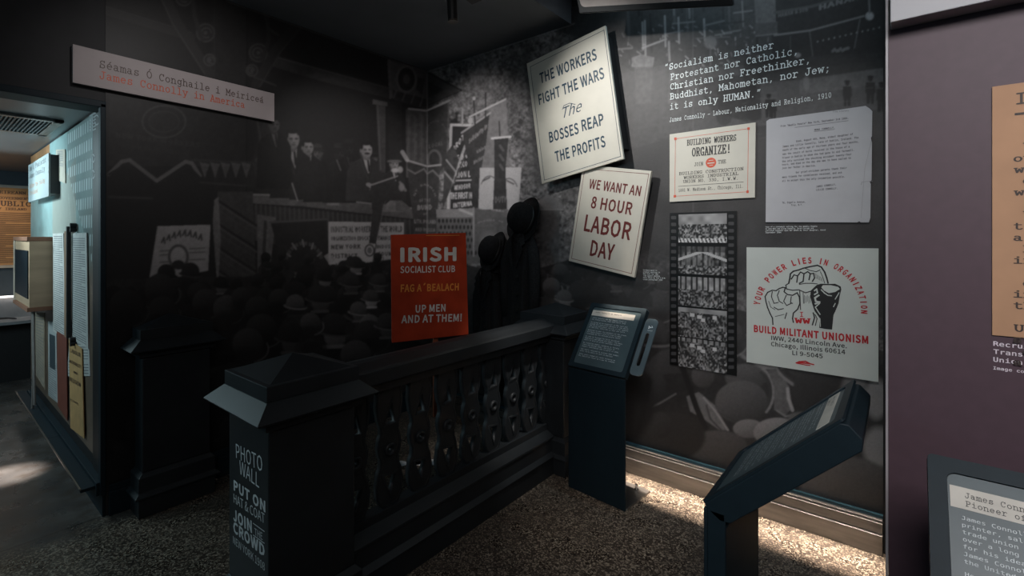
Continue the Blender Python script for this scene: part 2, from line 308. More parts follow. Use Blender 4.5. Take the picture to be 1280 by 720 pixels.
def poly(pts, val, al=1., tex=0.):
    xs = [p[0] for p in pts]; ys = [p[1] for p in pts]; k = sl(min(xs), min(ys), max(xs), max(ys))
    if k is None: return
    X, Y = XX[k], YY[k]; m = np.zeros(X.shape, bool); n = len(pts)
    for i in range(n):
        (x1, y1), (x2, y2) = pts[i], pts[(i + 1) % n]
        if y1 == y2: continue
        m ^= ((y1 > Y) != (y2 > Y)) & (X < (x2 - x1) * (Y - y1) / (y2 - y1) + x1)
    v = val * (1 + tex * (N1[k] - .5) * 2) if tex else val
    mix(k, m * al, v)
def ell(cx, cy, rx, ry, val, al=1., soft=.12, rot=0., shade=0., clip=None):
    R = max(rx, ry) * (1 + soft); k = sl(cx - R, cy - R, cx + R, cy + R)
    if k is None: return
    X, Y = XX[k] - cx, YY[k] - cy; c, s_ = math.cos(math.radians(rot)), math.sin(math.radians(rot))
    U = (X * c + Y * s_) / rx; V = (-X * s_ + Y * c) / ry; d = np.sqrt(U * U + V * V)
    a = np.clip((1 + soft / 2 - d) / soft, 0, 1) * al
    if clip: a = a * clip(X + cx, Y + cy)
    v = val * (1 + shade * (-U * .5 - V * .9)) * (1 + .12 * (N2[k] - .5)) if shade else val
    mix(k, a, v)
def ring(cx, cy, rx, ry, wd, val, al=1., a0=0, a1=360, rot=0):
    n = max(8, int(abs(a1 - a0) / 12)); c, s_ = math.cos(math.radians(rot)), math.sin(math.radians(rot)); P = []
    for i in range(n + 1):
        t = math.radians(a0 + (a1 - a0) * i / n); x, y = rx * math.cos(t), -ry * math.sin(t); P.append((cx + x * c - y * s_, cy + x * s_ + y * c))
    line(P, wd, val, al)
def line(pts, wd, val, al=1.):
    for (x1, y1), (x2, y2) in zip(pts[:-1], pts[1:]):
        d = math.hypot(x2 - x1, y2 - y1) or 1; nx, ny = -(y2 - y1) / d * wd / 2, (x2 - x1) / d * wd / 2
        k = sl(min(x1, x2) - wd, min(y1, y2) - wd, max(x1, x2) + wd, max(y1, y2) + wd)
        if k is None: continue
        X, Y = XX[k] - x1, YY[k] - y1; t = np.clip((X * (x2 - x1) + Y * (y2 - y1)) / d / d, 0, 1)
        q = np.hypot(X - t * (x2 - x1), Y - t * (y2 - y1)); mix(k, np.clip((wd / 2 + .25 - q) / .5, 0, 1) * al, val)
def mtext(t, L, R, h, val, fn='sans', bold=0.05, al=1.):
    a, f = glyphs(t, fn, bold, 1); y0, y1 = capH(fn, bold); x0, x1 = a[:, 0].min(), a[:, 0].max()
    dx, dy = (R[0] - L[0]) / (x1 - x0), (R[1] - L[1]) / (x1 - x0)
    P = [(L[0] + (x - x0) * dx, L[1] + (x - x0) * dy - (y - y0) / (y1 - y0) * h) for x, y, _ in a]
    for q in f: poly([P[i] for i in q], val, al)
def arctext(t, cx, cy, rx, ry, a0, a1, h, val, al=1.):
    n = len(t)
    for i, ch in enumerate(t):
        if ch == ' ': continue
        th = math.radians(a0 + (a1 - a0) * i / (n - 1)); x, y = cx + rx * math.cos(th), cy - ry * math.sin(th)
        tx, ty = math.sin(th), math.cos(th); w2 = h * .33
        if True:
            g, f = glyphs(ch, 'sans', .02, 1); gw = g[:, 0].max() or 1
            P = [(x + (p - gw / 2) / gw * 2 * w2 * tx + q * h * 1.35 * math.cos(th) * 1.0, y + (p - gw / 2) / gw * 2 * w2 * ty - q * h * 1.35 * math.sin(th)) for p, q, _ in g]
            for z in f: poly([P[k] for k in z], val, al)
# --- backgrounds
IM[:] = .03
gx = np.clip((XX - 130) / 400, 0, 1)
A = XX < 534
IM[A] = (.030 + .012 * gx + .01 * (N1 - .5))[A]
# side wall: timber porch, beam, brackets
def pa(pts, v, al=1., t=.3): poly(pts, v, al, t)
pa([(100, -60), (160, -60), (534, 62), (534, 88), (100, -62)], .02)
line([(60, -8), (240, 47)], 9, .055); line([(60, -14), (240, 41)], 1.2, .08)
pa([(340, 68), (400, 86), (490, 110), (535, 122), (535, 138), (490, 124), (400, 101), (340, 83)], .085)
line([(340, 70), (535, 124)], 1.5, .13)
pa([(262, -40), (309, -20), (308, 245), (268, 240)], .042); line([(309, -20), (308, 240)], 1.5, .02); line([(268, 0), (268, 100)], 1.5, .06)
line([(205, -6), (222, 30), (262, 92)], 13, .055); line([(200, -6), (216, 30), (256, 92)], 1.5, .09)
line([(372, 30), (345, 62), (320, 105)], 12, .055); line([(377, 34), (350, 66), (325, 108)], 1.5, .09)
for cx, cy, r, s_ in ((257, 41, 11, 1), (323, 66, 11, -1), (230, -3, 10, 1), (262, 75, 7, 1), (315, 88, 7, -1)):
    ell(cx, cy, r, r, .05, .9, .1); ring(cx, cy, r, r, 2, .10, .9, 0, 360); ring(cx + s_, cy, r * .55, r * .55, 2, .10, .9, 0, 300); ell(cx, cy, 2.4, 2.4, .11)
line([(240, -20), (243, 20), (253, 50)], 5, .06); line([(334, 20), (336, 50), (328, 75)], 5, .06); line([(325, -5), (335, 35), (348, 44)], 3, .08)
line([(317, 96), (345, 107)], 2, .09)
# lower left: dark banner with a seal, festoon, brackets
pa([(136, 120), (268, 138), (268, 208), (136, 208)], .045); ring(205, 152, 27, 20, 2, .10, .8); ring(205, 152, 19, 13, 1.2, .08, .8)
mtext('NEW YORK WORKERS', (145, 172), (250, 185), 7, .07, al=.7); mtext('ORGANIZATION', (165, 186), (235, 195), 5, .06, al=.6)
line([(136, 218), (152, 202), (162, 200), (196, 226), (232, 202), (240, 204), (250, 220)], 4.5, .17, .9); line([(136, 218), (157, 206), (196, 231), (236, 208), (250, 222)], 3, .035)
for i in range(7): pa([(250 + i * 13, 203), (262 + i * 13, 205), (256 + i * 13, 222)], .14, .8); line([(250 + i * 13, 202), (256 + i * 13, 222)], 1, .14, .7)
line([(136, 246), (190, 248)], 3, .07); line([(250, 228), (330, 234)], 2, .10, .6); line([(240, 200), (345, 204)], 2, .09, .6)
pa([(306, 232), (330, 150), (342, 150), (338, 246)], .05, .8); line([(322, 152), (328, 190), (320, 200), (332, 215)], 3, .10, .6)
# sign with the round emblem
pa([(197, 283), (263, 281), (260, 338), (186, 354)], .34, 1, .12)
for i in range(8): line([(202 + i * 6.6, 303 - 9 * math.sin(i / 2.6)), (205 + i * 6.6, 297 - 9 * math.sin(i / 2.6)), (206 + i * 6.6, 304 - 9 * math.sin(i / 2.6))], 2.3, .09)
for y in (314, 319, 328): line([(200, y), (212, y - 1)], 1.6, .16); line([(237, y - 3), (256, y - 4)], 1.6, .16)
ring(223, 321, 11.5, 14, 3.5, .13); ell(223, 331, 8, 6, .05); ell(223, 316, 7, 7, .38, .8)
# porch rail
pa([(310, 244), (380, 246), (520, 262), (520, 274), (380, 258), (310, 254)], .16); line([(310, 243), (380, 245), (520, 261)], 2, .28)
pa([(318, 256), (520, 276), (520, 340), (318, 300)], .07)
for i in range(34): line([(320 + i * 6, 256 + i * .6), (321 + i * 6, 300)], 2.2, .12, .8)
for cx, cy, k in ((424, 252, 1.), (495, 260, 1.2), (349, 243, .5)):
    pa([(cx - 15 * k, cy), (cx, cy - 13 * k), (cx + 15 * k, cy), (cx + 15 * k, cy + 5), (cx - 15 * k, cy + 5)], .26); pa([(cx, cy - 13 * k), (cx + 15 * k, cy), (cx + 15 * k, cy + 5), (cx, cy + 4)], .17)
# striped draped post
pa([(272, 240), (316, 240), (321, 365), (273, 368), (268, 300)], .085)
for i in range(5): line([(272, 250 + i * 29), (290, 262 + i * 29), (321, 282 + i * 29)], 2.5, .035); line([(272, 254 + i * 29), (290, 266 + i * 29), (321, 286 + i * 29)], 1.5, .13); line([(272, 262 + i * 29), (290, 274 + i * 29), (321, 294 + i * 29)], 1.5, .12, .5)
pa([(268, 250), (273, 246), (276, 300), (272, 362), (266, 280)], .22, .8)
pa([(322, 268), (345, 272), (338, 330), (340, 348), (322, 350)], .17); pa([(330, 275), (334, 276), (331, 340), (326, 345)], .08)
# dark banner with arched letters
pa([(338, 277), (408, 274), (412, 330), (390, 342), (348, 344), (344, 300)], .042); line([(337, 278), (409, 274)], 2.5, .12)
arctext('\u05e4\u05d5\u05e2\u05dc\u05d9\u05df \u05e8\u05d9\u05e0\u05d2', 380, 335, 24, 30, 165, 15, 7, .2) if False else ring(380, 334, 24, 30, 4.5, .13, .7, 20, 160)
for i in range(11):
    t = math.radians(18 + i * 14.5); line([(380 + 20 * math.cos(t), 334 - 26 * math.sin(t)), (380 + 27 * math.cos(t + .06), 334 - 34 * math.sin(t))], 1.8, .24 if i % 2 else .035)
# the large white placard
pa([(411, 277), (505, 278.5), (505, 336), (411, 330)], .46, 1, .06)
for t, L, R, h in (('INDUSTRIAL WORKERS OF THE WORLD', (414, 291), (503, 290), 8), ('ORGANIZATION EDUCATION EMANCIPATION', (413.5, 301), (504, 300), 5.5), ('NEW YORK', (414, 312), (451, 311), 6), ('DISTRICT', (414, 323), (447, 323), 6),
                   ('INDUSTRIAL', (471, 311), (504, 310), 5), ('COUNCIL', (472, 320), (500, 320), 5.5), ('60 COOPER SQ.', (450, 333), (503, 333), 5), ('HDQRS', (420, 334), (444, 334), 5)): mtext(t, L, R, h, .09)
ring(462, 313, 5.5, 7, 2, .12); ell(462, 313, 3, 4, .2)
pa([(469, 231), (497, 219), (491, 232), (480, 252), (470, 305), (461, 304), (466, 262)], .075, 1, .3); line([(469, 231), (498, 219)], 1.6, .35); line([(470, 305), (465, 340)], 1.2, .03); line([(497, 219), (482, 250), (471, 300)], 1.3, .2, .6)
# men on the porch
def man(hx, hy, r, v, face, body, hat=0, turn=1, mous=0, wide=2.6):
    sh = r * wide
    pa([(hx - sh, hy + r * 3.2), (hx - sh * .8, hy + r * 2.1), (hx - r * .8, hy + r * 1.2), (hx + r * .8, hy + r * 1.2), (hx + sh * .75, hy + r * 2.1), (hx + sh, hy + r * 3.4), (hx + sh * 1.1, hy + body), (hx - sh * 1.1, hy + body)], v, 1, .25)
    line([(hx - sh * .8, hy + r * 2.1), (hx - r * .8, hy + r * 1.25)], .8, v * 1.9, .6); line([(hx - r * .9, hy + r * 1.4), (hx - r * .4, hy + r * 3), (hx + r * .3, hy + r * 4.4)], 1, v * 1.8, .6); line([(hx + r * .9, hy + r * 1.4), (hx + r * .7, hy + r * 3), (hx + r * .35, hy + r * 4.4)], 1, v * .5, .6)
    pa([(hx - r * .55, hy + r * 1.0), (hx + r * .5, hy + r * 1.1), (hx + r * .45, hy + r * 2.2), (hx + r * .3, hy + r * 3.6), (hx - r * .1, hy + r * 2.6)], face * 1.15); line([(hx + r * .2, hy + r * 1.5), (hx + r * .35, hy + r * 3.1)], r * .28, .03)
    ell(hx, hy + r * 1.05, r * .5, r * .5, face * .6)
    ell(hx - turn * r * .84, hy + r * .1, r * .17, r * .28, face * .8, 1, .3); ell(hx, hy + r * .05, r * .80, r * 1.12, face, 1, .12)
    ell(hx - turn * r * .5, hy + r * .25, r * .45, r * .9, face * .62, .55, .8); ell(hx, hy + r * .95, r * .5, r * .3, face * .55, .5, .8)
    ell(hx + turn * r * .1, hy - r * .45, r * .5, r * .3, face * 1.25, .6, .8)
    ell(hx, hy - r * .98, r * .78, r * .32, .03, 1, .4); ell(hx - turn * r * .72, hy - r * .55, r * .2, r * .5, .03, 1, .5); ell(hx + turn * r * .66, hy - r * .75, r * .18, r * .3, .035, .9, .5)
    for s_ in (-1, 1): ell(hx + s_ * r * .33 + turn * r * .12, hy - r * .06, r * .23, r * .13, face * .25, .85, .7)
    line([(hx + turn * r * .14, hy - r * .05), (hx + turn * r * .2, hy + r * .33)], 1, face * 1.3, .5); ell(hx + turn * r * .15, hy + r * .42, r * .2, r * .08, face * .35, .7, .6)
    if mous: ell(hx + r * .1, hy + r * .53, r * .42, r * .15, .02, .95, .5, 4)
    else: ell(hx + turn * r * .1, hy + r * .66, r * .28, r * .08, face * .3, .8, .6)
    if hat:
        ell(hx, hy - r * .55, r * 1.5, r * .30, hat * .7, 1, .25); pa([(hx - r * .85, hy - r * .6), (hx - r * .8, hy - r * 1.6), (hx - r * .2, hy - r * 1.85), (hx + r * .7, hy - r * 1.6), (hx + r * .85, hy - r * .6)], hat); line([(hx - r * .85, hy - r * .8), (hx + r * .85, hy - r * .8)], 1.6, hat * .55)
man(424, 192, 7.5, .04, .07, 62, .06); man(436, 186, 7, .035, .06, 55, .055); line([(421, 200), (426, 213)], 1.5, .22, .8)
man(397.5, 191, 6.5, .035, .15, 62, .075, -1); man(385, 184, 8.2, .04, .27, 66, 0, 1); man(366, 174, 10.2, .042, .26, 74, 0, 1)
man(343, 156, 8, .03, .12, 80, 0, 1); man(468, 198, 5, .05, .2, 40, .06)
man(458.3, 187.5, 8.4, .075, .42, 64, 0, 1, 1, 2.9)
line([(470, 209), (478, 219), (487, 226)], 8, .075); line([(441, 206), (442, 226), (461, 232)], 8, .07); ell(466, 233.5, 5.5, 3, .44, 1, .3, 22); ell(461, 231, 3.5, 2.5, .38, 1, .4, 20); line([(462, 237), (470, 236)], 1.3, .2)
man(493, 205, 6.2, .06, .42, 46, .34, 1, 0, 2.2); ell(494, 213, 5, 2.6, .7, .9, .4); ell(500, 212, 3.5, 4, .6, .8, .5); ell(502, 234, 3.5, 5, .38, .8, .4); line([(500, 228), (507, 238)], 3, .35, .7)
pa([(368, 228), (374, 250), (364, 250), (360, 236)], .05); line([(365, 229), (372, 251)], 1.3, .3)
pa([(463, 232), (496, 222), (490, 233), (478, 252), (470, 262), (465, 262)], .07, 1, .3); line([(462, 232), (497, 220)], 1.6, .4)
# porch ornament and column near the corner
pa([(486, 75), (534, 88), (535, 124), (490, 112)], .17, 1, .25); ell(508, 99, 12, 15, .05, .9, .1); ring(508, 99, 12, 16, 3, .24); ell(508, 99, 6, 8, .17); ring(508, 99, 5, 7, 1.5, .07)
pa([(522, 96), (531, 99), (528, 118), (520, 112)], .09); pa([(484, 74), (488, 75), (491, 122), (487, 124)], .2)
for i in range(4): line([(492 + i * 11, 122 + i * 3.4), (496 + i * 11, 112 + i * 3)], 2, .3, .5)
pa([(470, 128), (482, 130), (482, 216), (474, 214)], .12); line([(472, 132), (476, 212)], 1.4, .2); pa([(466, 124), (486, 128), (486, 133), (466, 130)], .2)
pa([(484, 124), (502, 128), (503, 200), (486, 200)], .055)
# ------ back wall
Bm = XX >= 534
fol = np.clip(.20 + .55 * (N1 - .5) + .3 * (N2 - .5) * (N1 + .2), .04, .5)
IM[Bm] = fol[Bm]
ell(640, 118, 24, 70, .06, .55, .9, 15); ell(665, 190, 16, 40, .08, .6, .9); ell(600, 110, 20, 40, .24, .4, .9); line([(657, 60), (664, 110), (671, 170), (674, 230)], 12, .07, .5); line([(640, 70), (662, 88)], 6, .06, .5); line([(700, 40), (665, 95)], 5, .06, .5)
pa([(534, 88), (576, 112), (552, 124), (534, 138)], .10, 1, .3); line([(534, 90), (577, 113)], 2.2, .045); line([(577, 113), (534, 132)], 1.5, .04); pa([(534, 100), (556, 113), (534, 122)], .07)
# pole banner folded over the corner
pa([(507, 136), (534, 140), (562, 126), (561, 160), (558, 214), (545, 222), (508, 222)], .15, 1, .5); line([(511, 136), (534, 138.5), (562, 125.5)], 2.2, .55)
pa([(534, 139), (560, 128), (558, 205), (549, 216), (534, 219)], .075, 1, .4)
arctext('WORKERS BUND', 545, 178, 14, 26, 150, 20, 5, .2, .8); ring(543, 200, 8, 12, 3, .2, .7); mtext('LOCAL', (536, 186), (554, 181), 5, .2, al=.7)
for i in range(6): line([(511 + i * 4, 145), (509 + i * 4.5, 215)], 1.5, .10 if i % 2 else .22, .6)
pa([(509, 203), (534, 208), (550, 206), (548, 250), (545, 294), (519, 294), (512, 240)], .085, 1, .35); line([(508, 200), (534, 208), (551, 206)], 2, .5)
line([(510, 212), (519, 217), (530, 211), (534, 217), (541, 213), (549, 221)], 2, .3, .8); arctext('NY BRANCH', 531, 252, 13, 20, 155, 25, 6, .34); mtext('OF THE', (524, 253), (538, 253), 4.5, .3); mtext('BUND', (522, 263), (540, 262), 6.5, .36); mtext('OF', (529, 269), (534, 269), 3, .28); mtext('LITH. POLAND', (518, 279), (545, 280), 5, .3); mtext('AND RUSSIA', (519, 289), (544, 290), 4.5, .28)
line([(503, 190), (509, 200)], 5, .6, .7)
# flags, white lettered sign, dark pennants
pa([(562, 155), (586, 157), (601, 170), (600, 262), (560, 262), (563, 200)], .045); line([(560, 262), (564, 156), (601, 157)], 3, .62); line([(564, 160), (562, 262)], 1.4, .5)
for t, L, R, h in (('BROT', (566, 192), (580, 174), 8), ('OF BAK', (566, 203), (588, 196), 7), ('SECO', (572, 210), (584, 208), 7), ('UNION L', (565, 223), (588, 221), 7.5), ('WINDSOR', (568, 238), (588, 235), 6), ('THE FIRST IN', (563, 249), (590, 248), 8), ('INTERNA', (567, 260), (590, 257), 6)): mtext(t, L, R, h, .72, bold=.03)
line([(563, 226), (590, 225)], 1.5, .6)
line([(590, 160), (562, 235)], 3, .5, .8); line([(595, 160), (566, 232)], 2.2, .1); pa([(556, 195), (566, 180), (574, 200), (562, 240), (553, 262)], .08, 1, .6); line([(558, 200), (570, 215)], 2, .5, .7); line([(556, 215), (567, 228)], 2, .5, .7)
pa([(620, 128), (633, 125), (637, 205), (628, 210), (600, 230), (604, 150)], .21, 1, .3)
pa([(578, 166), (612, 141), (608, 178), (600, 220), (602, 262), (592, 240)], .06, 1, .4); line([(577, 166), (613, 141)], 2, .4)
mtext('Solidarity in', (586, 180), (609, 160), 6, .35, al=.8); mtext('union', (596, 192), (607, 186), 5, .3, al=.8); mtext('Workers', (592, 206), (605, 198), 5, .3, al=.8)
line([(592, 122), (594, 158)], 2, .05); ell(592.5, 123, 2, 2.4, .6); line([(607, 116), (607, 150)], 1.8, .04); line([(587, 146), (632, 124)], 2, .55); line([(578, 136), (578, 156)], 2, .45); ell(588, 151, 3, 4, .5)
pa([(600, 210), (652, 209), (648, 262), (598, 262)], .50, 1, .08); ring(612, 240, 12, 20, 1.6, .12, .8, 30, 150); ring(636, 243, 12, 20, 1.6, .12, .8, 30, 150); line([(604, 226), (612, 222)], 2, .1); line([(634, 226), (642, 230)], 2, .1)
line([(624, 152), (625, 174)], 2, .06); line([(615, 173), (638, 171)], 2.6, .6); pa([(618, 174), (636, 172), (632, 210), (634, 262), (616, 262), (618, 214)], .05, 1, .4); mtext('DUTY', (619, 254), (633, 253), 8, .2, al=.8)
for i in range(3): line([(625, 182 + i * 12), (629, 188 + i * 12)], 3, .16, .6)
# balustrade, lower banner
pa([(545, 262), (600, 260), (601, 272), (546, 272)], .30, 1, .15); pa([(546, 272), (600, 272), (598, 330), (546, 330)], .16)
for j in range(6):
    for i in range(11): ell(549 + i * 4.8 + (j % 2) * 2.4, 276 + j * 8, 1.6, 2.7, .035)
line([(575, 262), (590, 268), (600, 262)], 3, .5)
pa([(592, 260), (636, 266), (640, 330), (634, 345), (600, 330), (592, 300)], .14, 1, .3); arctext('CO WOMENS OF THE', 614, 292, 26, 16, 150, 25, 5, .36, .8); ell(612, 300, 12, 11, .24, .7, .4); line([(592, 260), (592, 320)], 2, .35)
# stone gate posts behind hats
pa([(668, 256), (684, 242), (704, 256), (704, 262), (668, 262)], .24, 1, .2); pa([(673, 262), (700, 262), (698, 330), (674, 330)], .13, 1, .5); line([(668, 262), (704, 262)], 1.5, .33); pa([(702, 248), (716, 236), (716, 250)], .2, .7)
pa([(634, 300), (700, 300), (720, 340), (720, 360), (634, 350)], .14, .6, .9)
# --- crowd: heads and hats, farther rows first
def head(cx, cy, r, v, hat=1, face=.0, sk=1.):
    body = v * .6
    pa([(cx - r * 1.5, cy + r * 2.2), (cx - r * .7, cy + r * .9), (cx + r * .8, cy + r * .9), (cx + r * 1.6, cy + r * 2.3), (cx + r * 1.6, cy + r * 3.4), (cx - r * 1.5, cy + r * 3.4)], v * .55, .7)
    if face: ell(cx + r * .1, cy + r * .55, r * .72, r * .75, face, 1, .2, 0, .3); line([(cx - r * .6, cy + r * 1.25), (cx + r * .7, cy + r * 1.2)], r * .25, face * 1.5, .8)
    if hat:
        ell(cx, cy + r * .28, r * 1.22 * sk, r * .30, v * 2.2, 1, .15, 6); ell(cx + r * .08, cy + r * .20, r * 1.14 * sk, r * .25, v * .5, 1, .2, 6)
        ell(cx, cy - r * .08, r * .95, r * .92, v, 1, .08, 0, .35, clip=lambda X, Y: (Y < cy + r * .33).astype(float))
    else:
        ell(cx, cy, r * .98, r * 1., v, 1, .06, 0, .5); ell(cx - r * .1, cy + r * .75, r * .9, r * .5, v * .45, .8, .8)
        ring(cx + r * .1, cy + r * .3, r * 1.18, r * .85, max(.9, r * .09), v * 2.6, .75, -75, 25)
def crowdfade(x, y):  # crowd heads get darker towards the left
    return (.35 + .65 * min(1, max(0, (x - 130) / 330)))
R_ = random.Random(3)
pa([(100, 350), (330, 345), (534, 318), (534, 730), (100, 730)], .042, 1, .5); pa([(534, 318), (600, 335), (640, 345), (720, 322), (830, 360), (1110, 440), (1110, 730), (534, 730)], .05, 1, .4)
for row, (yb, r, n) in enumerate(((322, 7, 12), (334, 8, 16), (350, 10, 18), (370, 12, 17), (392, 14.5, 15), (418, 18, 12), (450, 22, 10), (490, 27, 9), (540, 33, 8), (600, 38, 7))):
    for i in range(n):
        x = 128 + (i + R_.random() * .7) * 430 / n; y = yb + R_.uniform(-4, 4) + max(0, (330 - x)) * .12 * (row < 3)
        if row < 2 and x < 330: continue
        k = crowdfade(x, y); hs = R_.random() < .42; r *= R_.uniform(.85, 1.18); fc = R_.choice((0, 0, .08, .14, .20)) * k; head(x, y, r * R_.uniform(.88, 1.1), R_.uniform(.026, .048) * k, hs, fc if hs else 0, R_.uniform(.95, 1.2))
for x, y, r, v, ht, fc in ((208, 342, 12, .03, 1, 0), (238, 340, 12, .035, 1, 0), (200, 362, 20, .04, 0, 0), (158, 383, 22, .03, 0, 0), (247, 366, 13, .035, 0, 0), (203, 388, 18, .035, 0, 0), (257, 378, 17, .05, 0, 0),
                           (283, 386, 17, .075, 0, 0), (302, 372, 13, .05, 0, 0), (322, 386, 16, .05, 0, 0), (349, 375, 14, .05, 0, 0), (369, 380, 12, .12, 1, .05), (399, 371, 15, .045, 1, .10), (444, 330, 10, .04, 1, .2),
                           (438, 352, 12, .05, 1, .08), (473, 352, 10, .06, 1, .1), (463, 372, 10, .09, 1, .3), (417, 410, 19, .05, 1, .16), (448, 388, 11, .12, 1, .12), (462, 406, 13, .13, 0, 0), (327, 412, 20, .05, 0, 0), (363, 420, 17, .045, 1, .1),
                           (310, 430, 20, .07, 0, 0), (461, 420, 20, .05, 0, 0), (520, 400, 16, .04, 0, 0), (484, 405, 14, .07, 1, .1), (388, 404, 13, .10, 0, 0), (445, 445, 20, .08, 0, 0)):
    head(x, y, r, v, ht, fc)
pa([(405, 320), (413, 332), (419, 324), (412, 316)], .4, .8)
for row, (yb, r, n) in enumerate(((344, 7, 14), (354, 9, 12), (368, 12, 10), (386, 15, 9))):
    for i in range(n):
        x = 640 + (i + R_.random() * .7) * 220 / n; y = yb + R_.uniform(-4, 4) + (x - 640) * .03
        head(x, y, r * R_.uniform(.85, 1.1), R_.uniform(.03, .08), R_.random() > .35, R_.choice((0, .12, .18)), 1.1)
for x, y, r, v, ht, fc in ((700, 340, 11, .14, 0, 0), (716, 352, 12, .07, 1, .22), (689, 358, 11, .22, 0, 0), (726, 367, 17, .07, 0, 0), (752, 366, 14, .06, 0, 0), (790, 374, 18, .12, 0, 0), (822, 382, 19, .14, 0, 0), (770, 352, 10, .10, 1, .2), (800, 350, 10, .12, 0, 0), (705, 372, 10, .2, 1, .25)):
    head(x, y, r, v * .6, ht, fc * .7)
# dark plain gap then the big near hats on the right
for x, y, r, v, ht, fc in ((860, 410, 22, .10, 0, 0), (812, 420, 24, .07, 1, 0), (905, 420, 24, .08, 0, 0), (960, 440, 28, .09, 1, .2), (840, 470, 34, .05, 0, 0)): head(x, y, r, v, ht, fc)
pa([(780, 470), (1110, 455), (1110, 730), (780, 730)], .035, .9)
Q = lambda a, b: (790 + a / 3.6, 440 + b / 3.6)
def QE(a, b, ra, rb, v, **k): c = Q(a, b); ell(c[0], c[1], ra / 3.6, rb / 3.6, v, **k)
def QR(a, b, ra, rb, wd, v, al, a0, a1, rot=0): c = Q(a, b); ring(c[0], c[1], ra / 3.6, rb / 3.6, wd, v, al, a0, a1, rot)
QE(70, 150, 80, 100, .055, shade=.4); QE(-120, 140, 90, 90, .06, shade=.4); line([Q(60, 262), Q(130, 228), Q(197, 188)], 2.2, .15); line([Q(-220, 235), Q(-60, 225), Q(20, 250)], 2.5, .12)
QE(320, 105, 52, 56, .085, shade=.35); QE(400, 60, 60, 40, .06, shade=.3); pa([Q(245, 200), Q(300, 180), Q(372, 240), Q(435, 352), (790 + 395 / 3.6, 440 + 352 / 3.6), Q(320, 300), Q(262, 268)], .17, 1, .3)
line([Q(228, 70), Q(290, 250), Q(330, 340)], 7, .022); line([Q(322, 205), Q(372, 262), Q(432, 352)], 2.2, .3); line([Q(335, 240), Q(352, 300), Q(400, 350)], 2, .06)
QE(512, 115, 92, 62, .085, shade=.4); QR(545, 180, 92, 118, 3, .23, .85, -50, 62); QR(540, 182, 80, 104, 3, .05, .8, -40, 60)
QE(493, 225, 118, 96, .085, shade=.5, soft=.06); line([Q(385, 270), Q(490, 322), Q(600, 285)], 1.2, .04, .6)
pa([Q(612, 85), Q(650, 75), Q(705, 150), Q(722, 250), Q(690, 285), Q(640, 260), Q(640, 160)], .12, 1, .4); line([Q(700, 165), Q(704, 210), Q(722, 262)], 4, .33, .9); line([Q(650, 262), Q(690, 290), Q(730, 282)], 2, .2)
QR(885, 110, 235, 92, 5, .20, 1, 165, 320, 14); QR(885, 98, 235, 92, 3, .055, 1, 165, 320, 14); QE(850, 165, 125, 120, .038, soft=.08, shade=.3); QE(810, 60, 120, 60, .06, shade=.3); QE(1000, 190, 60, 110, .15, soft=.3)
QE(525, 345, 70, 42, .15, shade=.4, soft=.06); QE(655, 362, 108, 66, .17, shade=.45, soft=.06); QE(760, 300, 60, 30, .12, soft=.3); QE(1100, 210, 50, 90, .24, soft=.4); QE(1110, 430, 70, 90, .26, soft=.4)
QE(385, 425, 135, 72, .065, shade=.4); QE(170, 380, 160, 110, .032, shade=.4); QE(120, 330, 60, 60, .045, shade=.4); QE(840, 440, 130, 90, .10, shade=.4); QE(960, 620, 220, 150, .085, shade=.5); QE(620, 560, 150, 120, .05, shade=.4)
ell(765, 500, 55, 60, .035, 1, .15, 0, .4); ell(715, 470, 45, 40, .05, 1, .15, 0, .4)
# --- street scene, top right, fading into plain dark grey
m = np.clip((XX - 690 - (YY - 60) * .05) / 50, 0, 1) * np.clip((330 - YY + (XX - 830) * .4) / 60, 0, 1) * (XX > 640)
st = .062 + .04 * (N3 - .5); m2 = np.clip((XX - 700) / 60, 0, 1) * np.clip((440 + (XX - 830) * .12 - YY) / 130, 0, 1)
IM = IM * (1 - m2) + (.056 + .012 * (N1 - .5)) * m2
IM = IM * (1 - m) + st * m
def mm(pts, v, al=1, t=.4): poly(pts, v, al, t)
mm([(770, -80), (1110, -80), (1110, 70), (960, 78), (800, 95), (775, 80)], .05, .9)
for i in range(46):
    x = 765 + R_.random() * 195; y = R_.uniform(-70, 30); line([(x, y), (x + 1.5, y + R_.uniform(18, 60))], R_.uniform(1, 4.5), R_.choice((.02, .03, .05, .10, .16, .20)), .8)
for i in range(26):
    x = 765 + R_.random() * 180; y = R_.uniform(-60, 66); line([(x, y), (x + R_.uniform(12, 40), y - R_.uniform(1, 5))], R_.uniform(1, 2.6), R_.choice((.03, .13, .20)), .75)
for x, y0, y1 in ((803, 28, 62), (806, 26, 70), (831, 20, 58), (848, 22, 54), (880, 24, 50), (836, 52, 76)): line([(x, y0), (x + 1, y1)], 2.2, .3, .8)
line([(803, 60), (830, 50)], 2, .34, .8); line([(894, 44), (914, 41)], 2, .2, .8); line([(880, 32), (905, 26)], 2, .17, .8)
for i in range(80): x = 775 + R_.random() * 190; y = 30 + R_.random() * 60; line([(x, y), (x + R_.uniform(-1, 5), y + R_.uniform(0, 5))], 1.4, R_.uniform(.1, .42), .7)
mm([(965, -80), (1110, -90), (1110, 75), (965, 88)], .022, 1); mm([(940, -60), (968, -60), (970, 34), (945, 38)], .10, 1); mm([(944, 30), (972, 27), (972, 42), (944, 45)], .07); line([(945, 45), (972, 42)], 1.4, .16)
line([(968, 16), (1015, 8), (1060, -6)], 3.5, .07); mtext('HANAN & SON', (973, 22), (1010, 14), 5, .12); mtext('HANAN', (1024, 13), (1074, -1), 7, .17)
